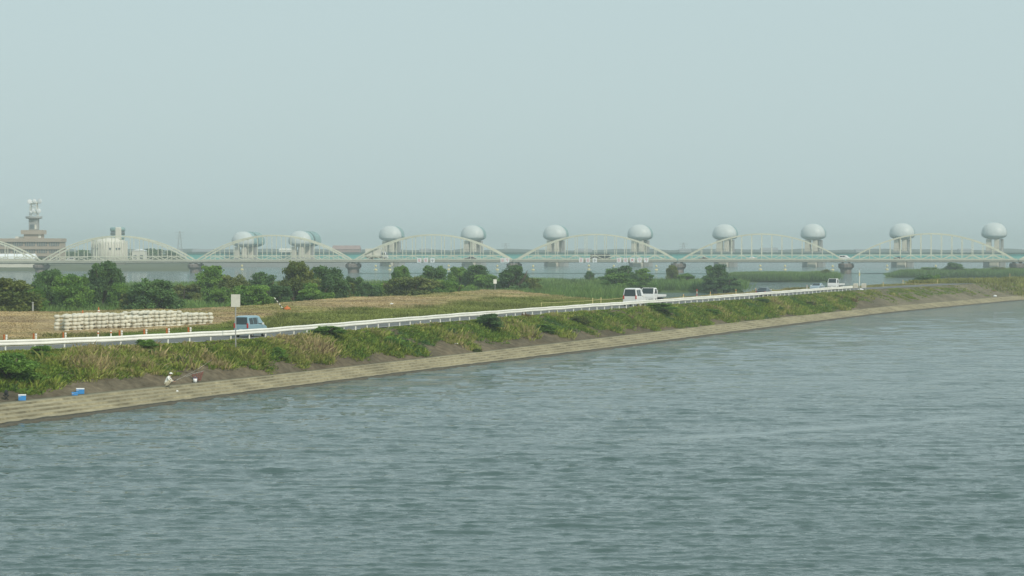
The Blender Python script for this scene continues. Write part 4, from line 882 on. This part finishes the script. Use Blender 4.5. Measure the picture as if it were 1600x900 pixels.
# ------------------------------------------------------------------ estuary barrage
BS = -.26; gy = lambda px: (1380 - BS * -49.7 * 1.0) / (1 - BS * (px - HX) / F) if False else (1380 + BS * 49.7) / (1 - BS * (px - HX) / F)
GAZ = math.atan2(BS, 1)
def egg(hw, top, bot, n_=28):        # closed outline in x,z about z=0 : wide below the middle, domed top, flat-ish underside
    o = []
    for i in range(n_):
        a = 2 * math.pi * i / n_; c, s = math.cos(a), math.sin(a); x = hw * math.copysign(abs(c) ** .92, c); z = top * abs(s) ** .95 if s > 0 else -bot * abs(s) ** .70
        if s < 0: x *= 1 - .22 * abs(s) ** 2
        o.append((x, z))
    return o
def gate(L, slot):
    t = empty('gate_house'); out = egg(7.35, 6.5, 3.4); n_ = len(out); zc = 9.0 + 3.4
    def sweep(st, name, m, smooth=True):
        V = [(x * s, y, zc + z * s - (1 - s) * .9) for (y, s) in st for x, z in out]; f = []
        for i in range(len(st) - 1):
            for j in range(n_): f.append((i * n_ + j, (i + 1) * n_ + j, (i + 1) * n_ + (j + 1) % n_, i * n_ + (j + 1) % n_))
        f.append(tuple(range(n_))); f.append(tuple((len(st) - 1) * n_ + j for j in range(n_))[::-1]); MB().add(V, [q[::-1] for q in f]).build(name, m, t, smooth)
    a = 6.2; sweep([(-a * math.cos(q), max(.03, math.sin(q))) for q in np.linspace(0, math.pi / 2, 12)], 'front_shell', M['shell'])
    y0 = .05
    if slot:
        sweep([(y0, .98), (y0 + 5.6, .98)], 'ribbed_shell', M['rib'], False); sweep([(y0 + 5.7, .90), (y0 + 8.8, .90)], 'dark_recess', M['dark'], False); y0 += 8.9
    st = []
    nb = int(L / .8)
    for i in range(nb): st += [(y0 + i * L / nb, .985), (y0 + (i + .7) * L / nb, .985), (y0 + (i + .75) * L / nb, .955), (y0 + (i + .97) * L / nb, .955)]
    st += [(y0 + L, .985), (y0 + L + 1.0, .90)]; sweep(st, 'rear_shell', M['rib'], False)
    Lt = y0 + L
    for y in ((-2.2, Lt - 1.5) if not slot else (-2.2, Lt * .5, Lt - 2.5)):
        for x in (-3.0, 1.6): MB().box((x, y, 4.6), (2.7, 2.4, 9.4)).build('pillar', M['pillar'], t, bevel=.2)
    MB().box((4.4, Lt * .55, 4.6), (1.8, 3.0, 9.4)).build('lift_shaft', M['greyc'], t, bevel=.2)
    MB().box((.2, Lt / 2 - 1.5, 2.0), (9.5, Lt + 4, .9)).build('machine_deck', M['greyc'], t)
    mb = MB()
    for z in (3.4, 4.6): mb.bar((-4.6, -3.9, z), (4.9, -3.9, z), .14)
    for x in (-4.6, -1.4, 1.7, 4.9): mb.bar((x, -3.9, 2.4), (x, -3.9, 4.6), .14)
    mb.build('gallery_rail', M['bwhite'], t)
    MB().bar((.8, -a - .15, zc - 2.5), (.8, -a + 1.6, zc - 4.3), .12).build('ladder', M['galv'], t)
    MB().box((.2, Lt / 2 - 3, -5.2), (5.2, Lt + 12, 8.4)).build('pier_foot', M['pillar'], t, bevel=.5)
    for s in (-1, 1): MB().box((s * 4.6 + .2, Lt / 2, -6.3), (3.4, Lt + 6, 6.2)).build('foot_wing', M['greyc'], t, bevel=.4)
    return t
gl = ['first long gate house from the left with a dark slot', 'second long gate house from the left with a dark slot', 'leftmost single egg shaped gate house, above the white box truck', 'second single egg shaped gate house, above the right foot of the fourth arch', 'third single egg shaped gate house, above the left half of the fifth arch', 'fourth single egg shaped gate house, above the right half of the fifth arch', 'fifth single egg shaped gate house, above the left half of the sixth arch', 'sixth single egg shaped gate house, above the right foot of the sixth arch', 'seventh single egg shaped gate house, in the left half of the seventh arch', 'rightmost egg shaped gate house at the right foot of the seventh arch']
gA = gB = None
for i, px in enumerate([380, 469, 610, 738, 867, 999, 1132, 1270, 1409, 1553]):
    if i < 2:
        if gA is None: gA = gate(9.5, True); t = gA
        else: t = copy_tree(gA)
        dY = -26
    else:
        if gB is None: gB = gate(6.5, False); t = gB
        else: t = copy_tree(gB)
        dY = 9
    Y = gy(px) + dY; yb_ = np.interp(px, [380, 610, 870, 1553], [388, 378, 377, 375.5]) if False else np.interp(px, [380, 470, 610, 870, 1270, 1553], [386.5, 385.8, 377.5, 376.5, 375.6, 374.2])
    zu = CH - (yb_ - HY) / F * Y; s = (1553 > 0) * 1.0
    if i < 2: s = 1.0
    t.location = ((px - HX) / F * Y, Y, zu - 9.0); t.rotation_euler = (0, 0, GAZ); tag(t, 'pale grey ' + gl[i], 'gate house', 'gate houses of the river barrage')
# barrage road bridge
a = at(292, gy(292) - 10, z=0); b_ = at(1900, gy(1900) - 10, z=0); d = (b_ - a); Lb = d.length; t = empty('barrage_bridge', (a.x, a.y, 0), math.atan2(d.y, d.x))
MB().box((Lb / 2, 2.5, 5.6), (Lb, 5, 3.6)).build('girder', M['teal'], t); MB().box((Lb / 2, -.05, 8.0), (Lb, .3, 1.1)).box((Lb / 2, 4.9, 8.0), (Lb, .3, 1.1)).build('parapet', M['tealdark'], t)
mb = MB()
for i in range(int(Lb / 4)): mb.box((i * 4 + 2, -.1, 5.6), (.12, .2, 3.4))
mb.build('web_stiffeners', M['teal'], t); MB().box((Lb / 2, -.15, 7.45), (Lb, .5, .18)).box((Lb / 2, -.15, 3.9), (Lb, .5, .2)).build('flange', M['teal'], t)
tag(t, 'long teal girder road bridge running behind the cream arches', 'bridge')
bcar = [(1232, sedan(M['carwhite']))]
# buoys and thin dark line
bl = ['first', 'second', 'third', 'fourth', 'fifth', 'sixth', 'seventh', 'eighth', 'ninth', 'tenth', 'eleventh', 'twelfth', 'thirteenth', 'fourteenth']
by0 = None
for i, px in enumerate([378, 587, 609, 701, 777, 833, 920, 959, 1025.5, 1188, 1226.6, 1301, 1386, 1462]):
    if by0 is None:
        t = empty('buoy'); MB().lathe((0, 0, -.3), [(.5, 0), (.9, .3), (.9, .6), (.4, .9)], 12).build('float', M['yellow'], t, smooth=True); MB().tube([(0, 0, .5), (0, 0, 1.9)], .16, 8).build('stem', M['galv'], t); MB().lathe((0, 0, 1.6), [(.42, 0), (.55, .15), (.55, .7), (.15, 1.0)], 10).build('lantern', M['yellow'], t); by0 = t
    else: t = copy_tree(by0)
    t.location = at(px, 1150 - (i % 3) * 12, z=0); t.rotation_euler = (0, 0, i * .7); tag(t, f'cream buoy floating beyond the arch bridge, {bl[i]} counted from the left', 'buoy', 'buoys on the far water')
bo = MB(); pts = [at(px, 985 + 6 * math.sin(px * .01) - (px - 560) * .02, z=.05) for px in range(560, 1620, 12)]  # thin dark tube laid along the water surface
bo.tube(pts, .22, 6); o = bo.build('dark_line', M['tealdark'], smooth=True); tag(o, 'thin dark line drawn across the water before the arch bridge', 'boom')
# ------------------------------------------------------------------ far bank, office, domed building, sheds
def far_land(name, px0, px1, Y0, Y1, z0, zt, seed, bump=0, col=(.07, .10, .05)):
    p = np.linspace(px0, px1, 260); ts = np.array([0, .02, .1, .4, 1]); Yy = Y0 + (Y1 - Y0) * ts[:, None] + 0 * p[None]; P = np.broadcast_to(p, Yy.shape); X = (P - HX) / F * Yy
    Z = np.array([-1.5, z0, zt * .6 + z0 * .4, zt, zt])[:, None] + bump * np.array([0, .2, .6, 1, 1])[:, None] * (fbm(p, p * 0 + seed, 26, seed, 4))[None]
    c = np.array(col)[None, None] * (1 + .3 * fbm(X, Yy * 3, 40, seed))[..., None]; o = grid(name, np.stack([X, Yy, Z], -1), c, M['farland']); o['kind'] = 'structure'; return o
far_land('far_bank', -1400, 296, 1064, 1700, 1.0, 2.6, 3, .3, (.085, .10, .05))
far_land('far_shore', -1400, 3000, 2500, 3000, 5, 9.5, 5, 2.5, (.05, .07, .05))
o = MB().box((0, 0, 1.0), (120, 14, 3.2)).build('lock_wall', M['greyc'], bevel=.2); o.location = at(395, 1330, z=0); o.rotation_euler = (0, 0, GAZ); tag(o, 'low grey lock wall at the water under the long gate houses', 'wall')
def office():
    Y = 1150; s = Y / F; X0 = lambda px: (px - HX) * s; Zz = lambda py: CH - (py - HY) * s
    t = empty('office_building', (X0(20), Y, 1.5)); ox = X0(20); bx = lambda x0, x1, y0, y1, dy0, dy1, mb: mb.box(((X0(x0) + X0(x1)) / 2 - ox, (dy0 + dy1) / 2, (Zz(y0) + Zz(y1)) / 2 - 1.5), (X0(x1) - X0(x0), dy1 - dy0, Zz(y0) - Zz(y1)))
    mb = MB(); bx(-60, 94, 378, 411, .6, 14, mb); mb.build('wall', M['brick'], t)
    mb = MB(); bx(-60, 95.5, 372.5, 378, -.4, 14.4, mb); mb.build('parapet', M['brick'], t)
    for y0, y1 in ((385, 389.5), (396, 400.5)): mb = MB(); bx(-60, 95, y0, y1, -.3, 14.2, mb); mb.build('floor_band', M['brick'], t)
    for y0, y1 in ((378.6, 384.4), (390, 395.4), (401, 406)):
        x = -56
        while x < 88:
            mb = MB(); bx(x, x + 15, y0, y1, .35, .62, mb); f = mb.build('window', M['win'], t)
            mb = MB()
            for q in range(4): bx(x + 3.6 * q + 1.7, x + 3.6 * q + 2.4, y0, y1, .22, .36, mb)
            mb.build('mullion', M['brick'], f); x += 19
    mb = MB(); bx(32, 66, 359.5, 366, 1, 11, mb); bx(36, 63, 366, 372.5, 2, 10, mb); mb.build('roof_block', M['brick'], t)
    mb = MB(); bx(22, 40, 369.5, 372.5, 3, 9, mb); bx(59, 63, 366, 372, 1.8, 2.1, mb); mb.build('roof_plant', M['bwhite'], t)
    tag(t, 'long brown office building with window bands at the far left', 'building')
    tw = empty('antenna_tower', (X0(49.5), Y + 6, Zz(359.5))); zz = lambda py: Zz(py) - Zz(359.5); W_ = 14 * s
    MB().box((0, 0, zz(341.5) / 2), (W_, W_, zz(341.5))).build('shaft', M['greyc'], tw, bevel=.3)
    MB().box((-.4, -W_ / 2 - .05, zz(354)), (2.4, .2, 2.2)).build('window', M['win'], tw); MB().box((1.2, -W_ / 2 - .03, zz(354.5)), (1.1, .2, 2.4)).build('panel', M['bwhite'], tw)
    MB().lathe((0, 0, zz(342)), [(3.0, 0), (4.3, .4), (4.3, 1.3), (4.1, 1.35)], 20).build('platform', M['greyc'], tw)
    mb = MB(); hw_ = 1.9; z0, z1 = zz(337.5), zz(314.5)
    for sx in (-1, 1):
        for sy in (-1, 1): mb.bar((sx * hw_, sy * hw_, z0), (sx * hw_ * .8, sy * hw_ * .8, z1), .28)
    for k in range(6):
        za = z0 + (z1 - z0) * k / 6; zb = z0 + (z1 - z0) * (k + 1) / 6
        for (a, b2) in (((-1, -1), (1, -1)), ((1, -1), (1, 1)), ((1, 1), (-1, 1)), ((-1, 1), (-1, -1))):
            mb.bar((a[0] * hw_ * .95, a[1] * hw_ * .95, za), (b2[0] * hw_ * .9, b2[1] * hw_ * .9, zb), .14); mb.bar((a[0] * hw_ * .9, a[1] * hw_ * .9, zb), (b2[0] * hw_ * .9, b2[1] * hw_ * .9, zb), .16)
    mb.build('lattice', M['bwhite'], tw)
    for z in (zz(317.5), zz(332)): MB().lathe((0, 0, z), [(2.7, 0), (2.7, .25)], 16).build('gallery', M['bwhite'], tw)
    for px, py, rr in ((44.5, 315, 1.2), (60.5, 314.5, 1.35), (50, 329, 1.0), (59, 329.5, 1.2), (46, 332, .8), (52, 314, 1.0)):
        MB().lathe((0, 0, 0), [(.15, -.5), (rr * .9, 0), (rr, .25), (rr * .9, .3)], 14).build('dish_antenna', M['lid'], tw, smooth=True); d_ = tw.children[-1] if False else bpy.context.scene.collection.objects[-1]
        d_.location = ((px - 49.5) * s, -2.6, zz(py)); d_.rotation_euler = (R(90), 0, R(random.uniform(-35, 35)))
    MB().tube([(0, 0, z1), (0, 0, z1 + 1.8)], .08, 6).build('mast', M['galv'], tw); tag(tw, 'grey antenna tower with white dishes on the brown office roof', 'tower')
office()
def domed():
    Y = 1215; s = Y / F; t = empty('domed_building', ((171 - HX) * s, Y, 1.5)); Zz = lambda py: CH - (py - HY) * s - 1.5
    w_ = 27 * s; MB().lathe((0, 0, 0), [(w_, 0), (w_ * 1.02, Zz(392)), (w_ * 1.0, Zz(384)), (w_ * .93, Zz(378)), (w_ * .75, Zz(373.5)), (w_ * .45, Zz(371.5)), (.05, Zz(370.8))], 40).build('drum', M['bwhite'], t, smooth=True)
    for k in range(40):
        a = 2 * math.pi * k / 40
        if math.sin(a) < .2: MB().box((w_ * 1.03 * math.cos(a), w_ * 1.03 * math.sin(a), Zz(392)), (.25, .25, Zz(384) * 1.0), a).build('rib', M['bwhite'], t)
    for px in (150, 156, 177, 186, 190):
        x = (px - 171) * s; y = -math.sqrt(max(1, (w_ * 1.02) ** 2 - x * x)); MB().box((x, y - .1, Zz(388.5)), (1.1, .5, .9), math.atan2(x, -y) * 1.0).build('window', M['win'], t)
    tx = 13 * s; r_ = 10.5 * s
    MB().lathe((tx, 0, Zz(374)), [(r_, 0), (r_, Zz(367) - Zz(374)), ], 28).build('tower_wall', M['rib'], t, smooth=True); MB().lathe((tx, 0, Zz(367)), [(r_ * 1.05, 0), (r_ * 1.05, Zz(361) - Zz(367))], 28).build('window_band', M['win'], t, smooth=True)
    MB().lathe((tx, 0, Zz(361)), [(r_ * 1.12, 0), (r_ * 1.12, Zz(356) - Zz(361)), (r_ * .9, Zz(355) - Zz(361))], 28).build('tower_roof', M['rib'], t, smooth=True)
    MB().box((tx + 1.0, -r_ * .86, (Zz(374) + Zz(355.2)) / 2), (r_ * .85, r_ * .6, Zz(355.2) - Zz(374))).build('stair_shaft', M['bwhite'], t, bevel=.3)
    tag(t, 'white domed building with a round banded lookout tower behind the second arch', 'building')
domed()
def shed(px0, px1, ytop, Y, m, roof, lab, name='shed', dep=9, gable=False, base=1.5, nwin=4):
    s = Y / F; wd = (px1 - px0) * s; h = CH - (ytop - HY) * s - base; t = empty(name, (((px0 + px1) / 2 - HX) * s, Y, base)); rh = min(h * .35, wd * .14)
    MB().box((0, dep / 2, (h - rh) / 2), (wd, dep, h - rh)).build('wall', m, t); hw_ = wd / 2 + .3
    if gable: MB().add([(-hw_, -.3, h - rh), (hw_, -.3, h - rh), (0, -.3, h), (-hw_, dep, h - rh), (hw_, dep, h - rh), (0, dep, h)], [(0, 1, 2), (4, 3, 5), (0, 2, 5, 3), (1, 4, 5, 2), (0, 3, 4, 1)]).build('roof', roof, t)
    else: MB().add([(-hw_, -.3, h - rh), (hw_, -.3, h - rh), (hw_, dep + .3, h - rh), (-hw_, dep + .3, h - rh), (-hw_ * .97, dep / 2, h), (hw_ * .97, dep / 2, h)], [(3, 2, 1, 0), (0, 1, 5, 4), (2, 3, 4, 5), (1, 2, 5), (3, 0, 4)]).build('roof', roof, t)
    for k in range(nwin): MB().box((-wd / 2 + wd * (k + .5) / nwin, -.04, (h - rh) * .55), (wd / nwin * .5, .12, (h - rh) * .3)).build('window', M['win'], t)
    tag(t, lab, 'building')
shed(-40, 53, 396.5, 1110, M['bwhite'], M['lid'], 'long low white shed under the leftmost arch')
shed(206, 226, 389, 1280, M['bwhite'], M['lid'], 'small white gabled shed right of the white domed building', gable=True, nwin=2)
shed(519, 562, 383.5, 1750, M['pink'], M['pink'], 'hazy reddish flat block right of the long gate houses', name='far_building', dep=15, nwin=5)
shed(436, 458, 388, 1750, M['bwhite'], M['bwhite'], 'small hazy cream building between the two long gate houses', name='far_building', dep=12, nwin=3)
fb = ['far left beyond the domed building', 'left of the first long gate house', 'between the first and second single gate houses', 'beyond the middle of the fifth arch', 'beyond the left foot of the sixth arch', 'beyond the middle of the sixth arch', 'beyond the left foot of the seventh arch', 'near the right edge of the picture']
for i, (a_, b2, yt) in enumerate([(265, 282, 388), (300, 330, 389), (655, 672, 388.5), (900, 925, 388.5), (1062, 1080, 388.5), (1190, 1216, 387), (1338, 1352, 389), (1500, 1520, 388.5)]):
    shed(a_, b2, yt, 2450, M['greyc'], M['roofg'], 'faint hazy block on the horizon ' + fb[i], name='far_building', dep=20, base=2, nwin=3)
def pylon(px, Y, yt, lab):
    s = Y / F; h = CH - (yt - HY) * s - 2; t = empty('pylon', ((px - HX) * s, Y, 2)); mb = MB()
    for sx in (-1, 1):
        for sy in (-1, 1): mb.bar((sx * 3, sy * 3, 0), (sx * .5, sy * .5, h), .3)
    for k in range(7):
        u = k / 7; v = (k + 1) / 7; a = 3 - 2.5 * u; b2 = 3 - 2.5 * v; mb.bar((-a, -a, h * u), (b2, -b2, h * v), .2); mb.bar((a, -a, h * u), (-b2, -b2, h * v), .2)
    mb.build('lattice', M['greyc'], t)
    for z in (.72, .84, .95): MB().bar((-5, 0, h * z), (5, 0, h * z), .3).build('crossarm', M['greyc'], t)
    tag(t, lab, 'pylon')
pylon(281, 2480, 361, 'faint pylon on the horizon right of the domed building'); pylon(1068, 2600, 379, 'faint low pylon on the horizon left of the sixth arch'); pylon(790, 2600, 380, 'faint low pylon on the horizon above the paired signs')

for c in list(bcar[0][1].children_recursive): bpy.data.objects.remove(c)
bpy.data.objects.remove(bcar[0][1])
# ------------------------------------------------------------------ haze

me = bpy.data.meshes.new('haze'); mb = MB().box((0, 2950, 18.5), (6600, 6700, 48.5)); me.from_pydata(mb.v, [], mb.f); me.update()
hm = bpy.data.materials.new('haze'); hm.use_nodes = True; t = hm.node_tree; t.nodes.remove(t.nodes['Principled BSDF']); pv = t.nodes.new('ShaderNodeVolumePrincipled')
pv.inputs['Color'].default_value = (.80, .89, .90, 1); pv.inputs['Density'].default_value = .00033; pv.inputs['Anisotropy'].default_value = .1
t.links.new(pv.outputs[0], [x for x in t.nodes if x.type == 'OUTPUT_MATERIAL'][0].inputs['Volume'])
hz = link('haze', me, hm); hz['kind'] = 'stuff'
